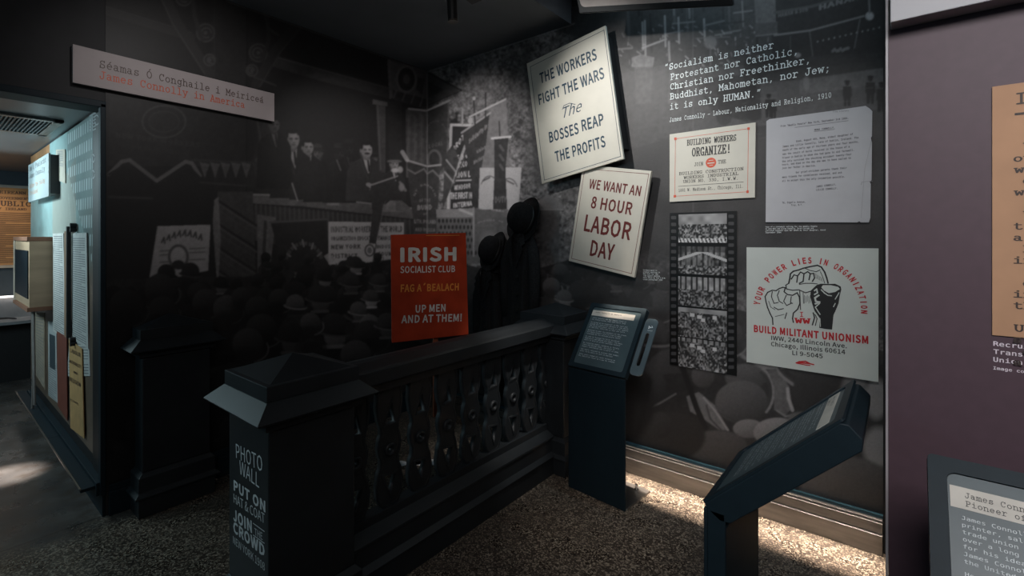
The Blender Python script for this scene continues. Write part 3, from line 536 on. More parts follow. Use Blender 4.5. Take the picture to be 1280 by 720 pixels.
line([(968, 44), (1013, 38), (1080, 20)], 2.2, .18); ell(1087, 20, 5, 5, .38, 1, .4); line([(1086, -10), (1087, 16)], 2, .17); line([(1012, 40), (1016, 70)], 1.5, .09); line([(1075, 24), (1068, 60)], 1.5, .11); line([(988, 45), (988, 75)], 1.2, .07)
for i in range(12): ell(1022 + i * 7, 52 - i * 1.6, 1, 1, .28)
for i in range(9): ell(1041 + i * 2.4, 62 + R_.uniform(-2, 2), 2, 2, .22, .6)
mm([(760, 95), (835, 80), (1050, 92), (1110, 84), (1110, 135), (830, 175), (740, 200)], .085, .85, .3); mm([(1000, 100), (1090, 86), (1110, 84), (1110, 105), (1000, 118)], .12, .7); mm([(930, 75), (1110, 65), (1110, 84), (1000, 100), (930, 104)], .03, .9)
ell(888, 53, 8, 8, .17, .8, .3); line([(888, 60), (888, 92)], 1.6, .12); line([(870, 48), (912, 46)], 1.2, .13)
mm([(838, 85), (850, 100), (845, 130), (835, 130)], .16, .5); mm([(868, 100), (940, 92), (942, 135), (890, 140)], .045, .9); mm([(896, 110), (950, 104), (952, 150), (930, 152), (898, 140)], .03, .8); ell(905, 145, 10, 12, .03, .7); ell(942, 140, 10, 12, .03, .7)
mm([(660, -80), (770, -80), (772, 60), (700, 40)], .05, .9); mm([(790, 72), (802, 68), (818, 72), (816, 84), (790, 84)], .2, .8); mm([(793, 84), (816, 84), (814, 130), (795, 130)], .11, .7)
def figr(x, y, h, v):
    ell(x, y - h * .88, h * .09, h * .10, v * .9); ell(x, y - h * .95, h * .12, h * .04, v * .5); mm([(x - h * .16, y - h * .76), (x + h * .16, y - h * .76), (x + h * .19, y - h * .38), (x - h * .18, y - h * .38)], v); mm([(x - h * .14, y - h * .4), (x + h * .14, y - h * .4), (x + h * .12, y), (x + h * .02, y), (x, y - h * .3), (x - h * .03, y), (x - h * .13, y)], v)
for x, y, h, v in ((1059, 133, 33, .014), (1088, 130, 36, .016), (961, 147, 30, .014), (967, 148, 24, .014), (1102, 140, 38, .015), (905, 133, 28, .03), (941, 125, 26, .02), (842, 126, 24, .035), (852, 122, 20, .03)): figr(x, y, h, v)
figr(1008, 120, 30, .09); ell(1008, 105, 4, 9, .17, .8, .4); ell(997, 69, 4, 3, .3, .8, .4)
for i in range(70): x = R_.uniform(826, 1100); y = R_.uniform(105, 180); line([(x, y), (x + R_.uniform(3, 25), y - R_.uniform(0, 2))], .8, R_.choice((.05, .14)), .4)
line([(866, -60), (866.5, 330)], .8, .16, .6)
line([(534, 92), (534, 300)], 1.3, .4, .6); line([(283, 1.5), (534, 90)], 1.0, .25, .6); line([(534, 90), (718, 29.5)], 1.0, .5, .6)  # faint glow of the corner seam painted in, pale paper border at the ceiling
# gentle blur, grain
def blur(a, n=1):
    for _ in range(n): a = (a + np.roll(a, 1, 0) + np.roll(a, -1, 0)) / 3; a = (a + np.roll(a, 1, 1) + np.roll(a, -1, 1)) / 3
    return a
ga = np.clip((560 - XX) / 30, 0, 1); IM = ga * (IM ** 1.28 + .006 + .016 * np.exp(-((XX - 455) / 90) ** 2 - ((YY - 190) / 80) ** 2)) + (1 - ga) * IM  # left print: contrast curve plus a haze painted in around the porch
IM = blur(IM, 2) * (1 + .16 * (NP.rand(*IM.shape) - .5)) * (1 + .10 * (N2 - .5))
IM = np.clip(IM, .006, .8)
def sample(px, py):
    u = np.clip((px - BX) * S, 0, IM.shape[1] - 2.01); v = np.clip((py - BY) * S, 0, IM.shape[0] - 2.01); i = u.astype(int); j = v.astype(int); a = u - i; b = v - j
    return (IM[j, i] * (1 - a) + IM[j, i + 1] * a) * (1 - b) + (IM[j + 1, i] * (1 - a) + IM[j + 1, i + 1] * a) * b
def printed_grid(name, us, vs, P, tint, m, parent, rgb=None, g=None, **kw):
    nu, nv = len(us), len(vs); U, V = np.meshgrid(us, vs); X, Y, Z = P(U, V); co_ = np.stack([X, Y, Z], -1).reshape(-1, 3).astype(np.float32)
    if g is None:
        dx, dy, dz = X - CAM.x, Y - CAM.y, Z - CAM.z; D = dx * FW.x + dy * FW.y; px = HX + FPX * (dx * RT.x + dy * RT.y) / D; py = HY - FPX * dz / D
        g = sample(px, py)
    c = np.ones((nu * nv, 4), np.float32)
    c[:, :3] = (g.reshape(-1, 1) * np.array(tint)[None]) if g.ndim == 2 else g.reshape(-1, 3)
    if parent is not None:
        iv = np.array(wm(parent).inverted()); co_ = (co_ @ iv[:3, :3].T + iv[:3, 3]).astype(np.float32)
    i = np.arange(nu * nv).reshape(nv, nu); q = np.stack([i[:-1, :-1], i[:-1, 1:], i[1:, 1:], i[1:, :-1]], -1).reshape(-1, 4).astype(np.int32)
    me = bpy.data.meshes.new(name); me.vertices.add(nu * nv); me.vertices.foreach_set('co', co_.ravel()); me.loops.add(q.size); me.loops.foreach_set('vertex_index', q.ravel())
    me.polygons.add(len(q)); me.polygons.foreach_set('loop_start', np.arange(0, q.size, 4, dtype=np.int32)); me.polygons.foreach_set('loop_total', np.full(len(q), 4, np.int32))
    me.update(); at_ = me.color_attributes.new('Col', 'FLOAT_COLOR', 'POINT'); at_.data.foreach_set('color', c.ravel()); me.materials.append(m)
    o = bpy.data.objects.new(name, me); COL.objects.link(o); o.parent = parent; prop(o, **kw); return o

# ------------------------------------------------------------------ the setting
def struct(mb, name, m, **kw):
    kw.setdefault('kind', 'structure'); return mb.obj(name, m, None, **kw)
def floor_mat():
    m = bpy.data.materials.new('polished_terrazzo'); m.use_nodes = True; nt = m.node_tree; b = nt.nodes['Principled BSDF']; L = nt.links.new
    def N(t, **k):
        n = nt.nodes.new(t)
        for a, v in k.items(): setattr(n, a, v)
        return n
    tc = N('ShaderNodeTexCoord')
    def noise(sc, det=5):
        n = N('ShaderNodeTexNoise'); n.inputs['Scale'].default_value = sc; n.inputs['Detail'].default_value = det; L(tc.outputs['Object'], n.inputs['Vector']); return n
    def vor(sc, f='F1'):
        n = N('ShaderNodeTexVoronoi'); n.inputs['Scale'].default_value = sc; L(tc.outputs['Object'], n.inputs['Vector']); return n
    def mixc(f, a, b_):
        n = N('ShaderNodeMix', data_type='RGBA')
        if hasattr(f, 'links'): L(f, n.inputs[0])
        else: n.inputs[0].default_value = f
        for i, q in ((6, a), (7, b_)):
            if hasattr(q, 'links'): L(q, n.inputs[i])
            else: n.inputs[i].default_value = (*q, 1)
        return n.outputs[2]
    def ramp(src, p0, p1, c0=(0, 0, 0), c1=(1, 1, 1)):
        r = N('ShaderNodeValToRGB'); r.color_ramp.elements[0].position = p0; r.color_ramp.elements[1].position = p1
        r.color_ramp.elements[0].color = (*c0, 1); r.color_ramp.elements[1].color = (*c1, 1); L(src, r.inputs[0]); return r.outputs[0]
    v1 = vor(170); v2 = vor(85); n1 = noise(3); n2 = noise(60)
    sep = N('ShaderNodeSeparateColor'); L(v1.outputs['Color'], sep.inputs[0])
    chip = ramp(sep.outputs[0], .0, 1., (.009, .0075, .0065), (.40, .335, .26))
    chip.node.color_ramp.elements.new(.6).color = (.085, .065, .050, 1); chip.node.color_ramp.elements.new(.35).color = (.032, .025, .020, 1)
    sep2 = N('ShaderNodeSeparateColor'); L(v2.outputs['Color'], sep2.inputs[0])
    big = ramp(sep2.outputs[1], .86, .90); edge = ramp(v2.outputs['Distance'], .30, .42, (1, 1, 1), (0, 0, 0))
    mul = N('ShaderNodeMath', operation='MULTIPLY'); L(big, mul.inputs[0]); L(edge, mul.inputs[1])
    dark = mixc(mul.outputs[0], chip, (.012, .011, .011))
    cem = ramp(n2.outputs[0], .3, .75, (.08, .06, .046), (.15, .115, .09))
    ter = mixc(.16, dark, cem)
    conc = mixc(ramp(n1.outputs[0], .35, .7), (.045, .042, .042), (.13, .115, .105)); conc = mixc(ramp(noise(14, 8).outputs[0], .45, .75), conc, (.06, .045, .036))
    px = N('ShaderNodeSeparateXYZ'); L(tc.outputs['Object'], px.inputs[0])
    ad = N('ShaderNodeMath', operation='MULTIPLY_ADD'); L(noise(5).outputs[0], ad.inputs[0]); ad.inputs[1].default_value = .5; L(px.outputs[0], ad.inputs[2])
    isT = ramp(ad.outputs[0], .20, .42)
    base = mixc(isT, conc, ter)
    jt = N('ShaderNodeMath', operation='ABSOLUTE'); j0 = N('ShaderNodeMath', operation='ADD'); L(px.outputs[0], j0.inputs[0]); j0.inputs[1].default_value = .012; L(j0.outputs[0], jt.inputs[0])
    base = mixc(ramp(jt.outputs[0], .002, .006), (.02, .018, .016), base)
    L(base, b.inputs['Base Color']); L(ramp(noise(7).outputs[0], .3, .8, (.22, .22, .22), (.42, .42, .42)), b.inputs['Roughness'])
    b.inputs['Specular IOR Level'].default_value = .45
    return m
struct(MB().box((-6, -7, -.1), (8, .3, 0)), 'floor', floor_mat())
WALLD = mat('dark_wall_paint', (.022, .022, .024), .7)
CEIL = mat('dark_ceiling_paint', (.17, .18, .20), .75, var=.06, scale=3)
wl = struct(MB().box((-.15, -2.262, 0), (-.004, .15, 3.6)), 'wall_left', WALLD)
struct(MB().box((-.15, -6.5, 2.21), (-.004, -2.262, 3.6)), 'wall_header', WALLD)
wb = struct(MB().box((-.15, .004, 0), (4.8, .15, 3.8)), 'wall_back', WALLD)
struct(MB().box((-.004, -6.5, 3.0), (1.52, .004, 3.8)), 'ceiling_dropped', CEIL)
struct(MB().box((1.52, -6.5, 3.7), (6, .004, 3.8)), 'ceiling', CEIL)
MURAL = attr_mat('mural_vinyl', .5, .35)
TINT = (1.0, .955, .955)
us = np.linspace(-2.262, 0, 412); vs = np.linspace(.16, 3.0, 516)
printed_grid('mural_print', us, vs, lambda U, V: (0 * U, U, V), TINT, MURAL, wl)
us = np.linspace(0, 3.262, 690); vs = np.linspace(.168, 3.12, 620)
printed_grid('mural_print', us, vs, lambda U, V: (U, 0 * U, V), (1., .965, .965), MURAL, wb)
# opening frame, skirtings, end trims
t = MB().box((-.035, -2.285, .12), (.012, -2.262, 2.21)); struct(t, 'trim_jamb', NAVY2, bevel=.003)
t = MB().box((-.16, -6.4, 2.19), (.012, -2.262, 2.225)); struct(t, 'trim_lintel', NAVY2, bevel=.003)
t = MB().box((0, -2.25, 0), (.022, 0, .13)); t.box((0, -2.25, .13), (.014, 0, .165)); struct(t, 'baseboard_left', NAVY2, bevel=.003)
t = MB().box((0, -.062, 0), (3.262, 0, .094)); t.box((0, -.050, .098), (3.262, 0, .146)); t.box((0, -.040, .149), (3.262, 0, .157)); struct(t, 'baseboard_back', SKIRT, bevel=.002)
t = MB().box((0, -.020, .157), (3.262, -.001, .172)); struct(t, 'trim_glass_edge', mat('teal_edge', (.03, .07, .09), .25))
# partition of the corridor and what is fixed to it
GR = mat('corridor_ceiling', (.16, .16, .165), .35, var=.08, scale=2)
struct(MB().box((-4.3, -6.5, 2.212), (-.16, .1, 2.3)), 'ceiling_corridor', GR)
wp = struct(MB().box((-2.62, -2.262, .0), (-.16, -2.13, 2.212)), 'wall_partition', BLACKP)
nu, nv = 240, 260; u = np.linspace(-2.60, -.26, nu); v = np.linspace(.26, 2.20, nv); U, V = np.meshgrid(u, v); s_ = (U + 2.60) / 2.34; tt = (V - .26) / 1.94
teal = np.array([.24, .36, .36]); brown = np.array([.13, .095, .07]); wood = np.array([.34, .17, .08])
kx = np.clip((tt - .45 + .1 * np.sin(s_ * 4)) / .25, 0, 1)[..., None]; g = brown * (1 - kx) + teal * kx
pn = vnoise(6, (nv, nu)) * .5 + vnoise(20, (nv, nu)) * .5; g = g * (.8 + .4 * pn[..., None])
mk = ((s_ < .40) & (tt > .90))[..., None]; g = np.where(mk, wood * (.7 + .6 * pn[..., None]), g)
tri = ((tt < .62 + .35 * s_) & (tt > .50) & (s_ > .45) & (s_ < .80))[..., None]; g = np.where(tri, np.array([.30, .33, .30]) * (.9 + .2 * pn[..., None]), g)
perf = ((s_ > .72 - (tt - .6) * .1) & (s_ < .995) & (tt > 1.55 - s_)); dots = (np.mod(U * 16 + np.floor(V * 9) * .5, 1) < .36) & (np.mod(V * 9, 1) < .62)
g = np.where((perf & dots)[..., None], np.array([.60, .68, .68]), np.where(perf[..., None], g * .62, g))
ln_ = (np.abs(np.mod(U * 6 + V * 2.4, 1) - .5) < .05) & (tt > .5) & (s_ > .7) & ~perf; g = np.where(ln_[..., None], g * 1.35, g)
printed_grid('printed_panel', u, v, lambda U, V: (U, 0 * U - 2.266, V), (1, 1, 1), attr_mat('panel_print', .35, .5), wp, g=g)
MB().box((-.26, -2.268, .19), (-.035, -2.263, 2.20)).obj('edge_strip', mat('satin_black', (.006, .006, .007), .5), wp)
k = Ink((0, -2.2685, 0), (0, -1, 0))
for cx, cz, r in ((116, 198, 5), (116, 218, 5), (121, 150, 6)):
    for a in range(0, 330, 30): k.line([(cx + r * .5 * math.cos(math.radians(a)), cz + r * math.sin(math.radians(a))), (cx + r * .5 * math.cos(math.radians(a + 30)), cz + r * math.sin(math.radians(a + 30)))], .008)
for i in range(8): k.line([(112, 137 + i * 4), (120, 133 + i * 4)], .007)
k.obj('ornament_print', mat('grey_print', (.32, .34, .35), .5), wp)
t = MB().box((-2.24, -2.275, 0), (-.0, -2.262, .12)); t.box((-2.5, -2.30, .12), (-.0, -2.262, .19)); struct(t, 'baseboard_partition', NAVY2, bevel=.002)
t = MB().box((-2.58, -2.36, .155), (-1.05, -2.30, .172)); t.box((-1.045, -2.36, .155), (-.02, -2.30, .172)); struct(t, 'trim_ledge', NAVY2, bevel=.002)
t = MB().box((-2.58, -2.364, .168), (-1.05, -2.358, .178)); t.box((-1.045, -2.364, .168), (-.02, -2.358, .178)); struct(t, 'trim_ledge_lip', METAL)
# far wall of the corridor
struct(MB().box((-4.35, -6.5, 0), (-4.2, .2, 2.3)), 'wall_far', mat('far_wall_blue', (.035, .05, .065), .6))

# right return wall with the purple panel
wr = struct(MB().box((3.300, -1.398, 0), (4.9, .004, 3.7)), 'wall_right', mat('return_wall', (.05, .05, .052), .6))
MB().box((3.300, -1.404, 0), (4.9, -1.398, at(1113, 31, y=-1.404).z)).obj('purple_panel', mat('aubergine_panel', (.078, .046, .060), .55, var=.06, scale=40), wr)
struct(MB().box((3.2945, -1.408, 0), (3.2995, -1.39, 3.5)), 'trim_panel_edge', mat('pale_trim', (.36, .34, .36), .4))
struct(MB().box((3.304, -1.46, at(1113, 28, y=-1.46).z), (4.9, -1.398, 3.0)), 'trim_header_panel', mat('pale_grey_header', (.42, .42, .44), .5, var=.03), bevel=.002)
struct(MB().box((3.264, -.03, 0), (3.30, .003, 3.6)), 'trim_shadow_gap', BLACKP)

# ------------------------------------------------------------------ printed pieces
def board(name, px, y, thick, m, edge=None, bev=.0015, **kw):
    P = [at(a, b, y=y) for a, b in px]; c = sum(P, Vector()) / 4; root = empty(name, (c.x, 0 if y > -.5 else y, min(p.z for p in P)), **kw)
    mb = MB(); mb.slab(P, (0, 1, 0), thick); mb.obj('sheet' if thick < .01 else 'board', m, root, bevel=bev); return root, Ink((0, y, 0), (0, -1, 0)), P
# title sign on the left wall
P = [at(a, b, x=.03) for a, b in ((91, 55), (343, 117), (343, 152), (91, 103))]
ts = empty('title_sign', (0, -1.88, 2.29), label='long pale grey title sign with typewriter lettering, high on the dark crowd mural', cat='sign')
MB().slab(P, (-1, 0, 0), .026).obj('board', mat('warm_grey_board', (.40, .35, .35), .6, var=.03), ts, bevel=.001)
k = Ink((.030, 0, 0), (1, 0, 0)); k.text('S\u00e9amas \u00d3 Conghaile i Meirice\u00e1', (124.5, 84.3), (329.3, 128.8), 9, 'type', wx=.46, wy=.4); k.obj('lettering', BROWNINK, ts)
k = Ink((.030, 0, 0), (1, 0, 0)); k.text('James Connolly in America', (124.5, 98), (305.8, 135), 9, 'type', wx=.5, wy=.42); k.obj('lettering', ORINK, ts)['label'] = 'orange red second line of lettering'
# placard 1
pl, k, P = board('protest_placard', ((658.3, 79.5), (756.6, 31.8), (779.5, 198.5), (677.3, 230)), -.10, .02, CREAM,
  label='large tilted cream placard reading the workers fight the wars, mounted high on the back wall', cat='placard', group='cream protest placards')
MB().slab([Vector((p.x * .96 + .04 * 1.53 + .012, -.08, p.z * .86 + .14 * 2.49)) for p in P], (0, 1, 0), .078).obj('mounting_block', BLACKP, pl)
for t, L, R, h in (('THE WORKERS', (675.7, 104.9), (746.6, 74.4), 13.6), ('FIGHT THE WARS', (674.2, 131.5), (756, 97.9), 13.6), ('BOSSES', (687.3, 178.8), (724, 167), 13.8), ('REAP', (728, 164.4), (755.4, 155.9), 14.6), ('THE PROFITS', (695, 203), (757.6, 183.4), 13.8)):
    k.text(t, L, R, h, bold=.028)
k.text('The', (704.7, 147.5), (728.5, 138), 13, shear=.45, bold=-.001)
k.line([(703, 137), (705, 132), (712, 129), (719, 130.5)], .004)
k.obj('lettering', BLUEINK, pl)
k = Ink((0, -.10, 0), (0, -1, 0)); k.line([(662.9, 83.6), (755.0, 37.6), (775.9, 195.5), (680.6, 225.2), (662.9, 83.6)], .0035); k.obj('border_line', BLUEINK, pl)
# placard 2
pl, k, P = board('protest_placard', ((728.7, 205.8), (814, 213.7), (793, 347), (710.8, 326)), -.075, .022, CREAM,
  label='smaller cream placard asking for an 8 hour labor day, below the large placard', cat='placard', group='cream protest placards')
MB().slab([Vector((p.x * .90 + .1 * 1.8 + .015, -.053, p.z * .8 + .2 * 1.60)) for p in P], (0, 1, 0), .052).obj('mounting_block', BLACKP, pl)
for t, L, R, h in (('WE WANT AN', (735.7, 235.5), (800, 245.5), 12), ('8 HOUR', (738, 260), (789, 269), 15), ('LABOR', (729.5, 288.7), (787, 300.5), 21), ('DAY', (737, 319.5), (766, 326), 20)): k.text(t, L, R, h, bold=.026)
k.obj('lettering', REDINK, pl)
k = Ink((0, -.075, 0), (0, -1, 0)); k.line([(731, 211), (811, 217.5), (789.5, 342), (714.5, 323), (731, 211)], .003); k.obj('border_line', REDINK, pl)
# building workers poster
pl, k, P = board('poster', ((837, 167.9), (944.5, 153), (943.5, 246.8), (837, 252.4)), -.012, .009, CREAM, bev=0,
  label='cream union poster reading building workers organize, with a red frame line', cat='poster', group='posters on the back wall')
for t, L, R, h in (('BUILDING WORKERS', (858.5, 182), (920.4, 175.4), 6.8), ('ORGANIZE!', (864.9, 195.5), (912, 190.8), 10), ('JOIN', (868, 207.8), (879, 206.6), 4.2), ('THE', (897.5, 204.5), (907.4, 203.8), 4.2),
                   ('BUILDING CONSTRUCTION', (848.8, 219), (929.6, 212.7), 3.5), ('WORKERS INDUSTRIAL', (854.5, 223.8), (923, 218.6), 3.4), ('UNION NO. 330, I.W.W.', (853.8, 228.8), (922, 224.5), 3.5), ('1001 W. Madison St., Chicago, Ill.', (848.3, 239.7), (928.6, 234.5), 3.6)):
    k.text(t, L, R, h, 'type', wx=.85 if h > 6 else .55, wy=.36)
k.line([(848, 233), (929.3, 227.4)], .0022); k.obj('lettering', BLACKINK, pl)
k = Ink((0, -.012, 0), (0, -1, 0)); q = [(844.3, 173.5), (935.7, 160.8), (934.5, 239.7), (843.6, 245.3)]; k.line(q + q[:1], .0022)
for a, b in q: k.poly([(a - 1.5, b - 1.5), (a + 1.5, b - 1.7), (a + 1.5, b + 1.5), (a - 1.5, b + 1.7)], .0003)
k.disc((888.7, 203.3), 6.3); k.obj('red_print', ORED, pl)
k = Ink((0, -.0125, 0), (0, -1, 0), .0012); k.line([(884.8, 204.2), (892.6, 203.4)], .006); k.line([(886.2, 200.8), (891.4, 200.2)], .0035); k.line([(887, 206.8), (891, 206.3)], .003); k.obj('emblem_print', CREAM, pl)
# typed letter
root = empty('letter', (2.98, 0, 1.57), label='large grey enlarged sheet with a typewritten letter and frayed edges, top right of the mural', cat='letter')
q = [(958, 151.5), (961.5, 149), (1040, 138.5), (1082, 132.3), (1087, 135.5), (1090.5, 139), (1090, 170), (1088.5, 172), (1090, 178), (1089.5, 225), (1087, 227), (1088.5, 230), (1088, 272), (1086, 278), (1076, 278), (1074, 276.5), (1071, 278), (957, 277.7), (957.6, 215)]
MB().slab([at(a, b, y=-.010) for a, b in q], (0, 1, 0), .008).obj('sheet', PAPER, root)
k = Ink((0, -.010, 0), (0, -1, 0)); Z4 = lambda a, b: (820 + a / 4.234, 140 + b / 4.234)
for t, L, R in (('From "Weekly People" New York, September 3rd 1904.', (660, 80), (1018, 37)), ('MONA CONNOLLY.', (838, 100), (945, 87)), ('Died, August 4th, Mona, eldest daughter of', (742, 160), (1042, 122)),
    ('James and Lillie Connolly, late of Dublin, Ireland. The', (670, 188), (1072, 140)), ('death of the early age of thirteen years and four months,', (670, 207), (1072, 162)), ('was the result of burns received in the house of a', (670, 228), (1025, 188)),
    ('friend in Dublin to whom she had gone to aid farewell.', (668, 248), (1048, 206)), ('She only survived the shocking accident twenty-four', (668, 267), (1035, 228)), ('hours, and died on the day she was to have sailed to', (668, 284), (1032, 248)), ('join her father in America.', (668, 302), (845, 288)),
    ('Our grief-stricken parents thank their', (740, 325), (1010, 300)), ('many friends for condolences received, and ask', (668, 350), (985, 325)), ('all to accept this the only intimation possible.', (668, 370), (998, 347)), ('JAMES CONNOLLY,', (848, 400), (952, 388)), ('LILLIE CONNOLLY.', (848, 417), (960, 408)), ('76, Ingalls Avenue,', (668, 485), (790, 480)), ('Troy, N.Y.', (715, 498), (775, 495))):
    k.text(t, Z4(*L), Z4(*R), 2.3, 'mono', bold=.03)
k.line([Z4(735, 82), Z4(1018, 46)], .0018); k.line([Z4(838, 104), Z4(945, 92)], .0018); k.text('Troy Library', Z4(935, 2), Z4(1020, -4), 1.8, 'mono')
k.obj('typed_lettering', mat('typed_ink', (.09, .09, .10), .6), root)
k = Ink((0, -.010, 0), (0, -1, 0)); k.line([Z4(1145, 366), Z4(1090, 370), Z4(1086, 385)], .002); k.line([Z4(1140, 150), Z4(1105, 300), Z4(1085, 560)], .0012); k.obj('crease', mat('crease_grey', (.3, .3, .31), .8), root)
# fists poster
pl, k, P = board('poster', ((933.2, 309.2), (1098.2, 310.6), (1098, 477.6), (933.2, 452.5)), -.012, .009, PWHITE, bev=0,
  label='square pale poster with three raised fists and red arched lettering, lower right of the mural', cat='poster', group='posters on the back wall')
Z6 = lambda a, b: (920 + a / 3.789, 300 + b / 3.789)
s = 'YOUR POWER LIES IN ORGANIZATION'; n = len(s)
def arcpt(th): return Z6(352 - 256 * math.cos(th), 332 - 236 * math.sin(th))
for i, ch in enumerate(s):
    if ch == ' ': continue
    t0 = math.radians(8 + 173 * (i + (.15 if i > 4 else 0)) / (n - 1)); c = arcpt(t0); d = .035 * (.35 if ch == 'I' else 1)
    r1 = lambda th, f: Z6(352 - 256 * f * math.cos(th), 332 - 236 * f * math.sin(th))
    Lp = k.P(*r1(t0 - d, .935)); Rp = k.P(*r1(t0 + d, .935)); H = (k.P(*r1(t0, 1.06)) - k.P(*r1(t0, .935))).length
    u_ = (Rp - Lp); W = u_.length; u_.normalize(); v_ = k.n.cross(u_).normalized(); v_ = v_ if v_.dot(k.P(*r1(t0, 1.06)) - k.P(*c)) > 0 else -v_
    a, f = glyphs(ch, 'sans', .04); y0, y1 = capH('sans', .04); x0, x1 = a[:, 0].min(), a[:, 0].max()
    k.mb.add([Lp + u_ * ((x - x0) / (x1 - x0) * W) + v_ * ((y - y0) / (y1 - y0) * H) + k.n * (k.lift + l * 1.2e-5) for x, y, l in a], f)
k.text('BUILD MILITANT UNIONISM', Z6(85, 436), Z6(627, 493), 9, bold=.045)
k.text('I', Z6(303, 362), Z6(319, 363), 5.4, 'type', wx=.8, wy=.6); k.text('WW', Z6(276, 392), Z6(356, 396), 5.8, 'type', wx=.8, wy=.6)
k.line([Z6(285, 582), Z6(300, 576), Z6(330, 574), Z6(352, 586), Z6(368, 590)], .006); k.line([Z6(290, 584), Z6(330, 592), Z6(350, 594)], .005); k.line([Z6(296, 580), Z6(345, 584)], .008)
k.obj('red_lettering', BRED, pl)
k = Ink((0, -.012, 0), (0, -1, 0))
for t, L, R in (('IWW, 2440 Lincoln Ave.', (167, 473), (525, 513)), ('Chicago, Illinois 60614', (166, 502), (518, 542)), ('LI 9-5045', (267, 544), (411, 561))): k.text(t, Z6(*L), Z6(*R), 5.4, bold=.02)
def fz(pts, w_=.0045): k.line([Z6(*p) for p in pts], w_)
fz([(175, 400), (173, 370), (160, 345), (150, 320), (142, 292), (138, 268), (150, 248), (172, 238), (190, 240), (205, 230), (222, 224), (234, 226)], .006)
fz([(234, 226), (228, 245), (244, 258), (268, 262), (290, 250), (300, 270), (303, 300), (292, 328), (272, 346), (268, 372), (272, 390)], .006)
fz([(205, 240), (196, 262), (205, 290), (222, 300)]); fz([(172, 244), (168, 268), (180, 300), (200, 296)]); fz([(238, 262), (226, 290), (240, 310), (262, 300)]); fz([(262, 268), (258, 296), (268, 300)]); fz([(180, 318), (200, 330), (225, 325)]); fz([(155, 290), (165, 318), (185, 330)], .003); fz([(232, 372), (240, 345)]); fz([(186, 362), (205, 358), (228, 352)], .003)
fz([(250, 205), (255, 182), (258, 160), (272, 148), (296, 142), (318, 134), (352, 126), (386, 120), (404, 128), (420, 152), (430, 180), (436, 204)], .007)
fz([(250, 205), (236, 214), (240, 232), (268, 238), (298, 236), (330, 250), (362, 240)], .005); fz([(262, 185), (275, 165), (292, 170), (288, 200)], .006); fz([(292, 170), (306, 152), (322, 160), (318, 196), (300, 205)], .006); fz([(322, 160), (340, 150), (352, 160), (346, 188)], .006); fz([(352, 160), (368, 158), (372, 180), (362, 196)], .006); fz([(328, 134), (350, 144), (380, 150), (398, 142)], .004); fz([(300, 210), (330, 205), (360, 205), (385, 208)], .004); fz([(400, 150), (412, 178), (420, 204)], .003)
for i in range(6): fz([(376 + i * 6, 158 + i * 4), (380 + i * 6, 182 + i * 3)], .0015)
fz([(302, 240), (306, 330)], .004); fz([(318, 248), (320, 300)], .003)
for i in range(6): fz([(324 + i * 7, 262 + (i % 2) * 5), (324 + i * 7, 300 - (i % 3) * 4)], .002)
k.poly([Z6(*p) for p in ((354, 240), (372, 222), (384, 212), (402, 207), (440, 208), (470, 207), (496, 220), (499, 235), (492, 262), (486, 300), (474, 330), (462, 356), (455, 424), (428, 422), (394, 416), (398, 372), (384, 352), (372, 335), (360, 300), (352, 268))])
fz([(362, 402), (372, 368), (366, 345)], .006); fz([(376, 405), (384, 372), (374, 352)], .004)
k.obj('black_print', BLACKINK, pl)
k = Ink((0, -.0125, 0), (0, -1, 0), .0012)
def fw(pts, w_=.006): k.line([Z6(*p) for p in pts], w_)
k.poly([Z6(*p) for p in ((412, 214), (450, 214), (484, 222), (492, 232), (470, 246), (440, 252), (418, 240), (404, 224))], 0)
fw([(372, 240), (382, 232), (386, 250), (372, 258)]); fw([(392, 262), (374, 274), (378, 290), (396, 294), (376, 302)], .008); fw([(396, 300), (376, 318), (390, 340), (398, 352)], .005); fw([(470, 300), (462, 316)], .004)
fw([(404, 236), (420, 252), (436, 262), (452, 264)], .005); fw([(398, 372), (400, 410)], .003); fw([(488, 250), (470, 280)], .004)
k.obj('highlight_print', PWHITE, pl)
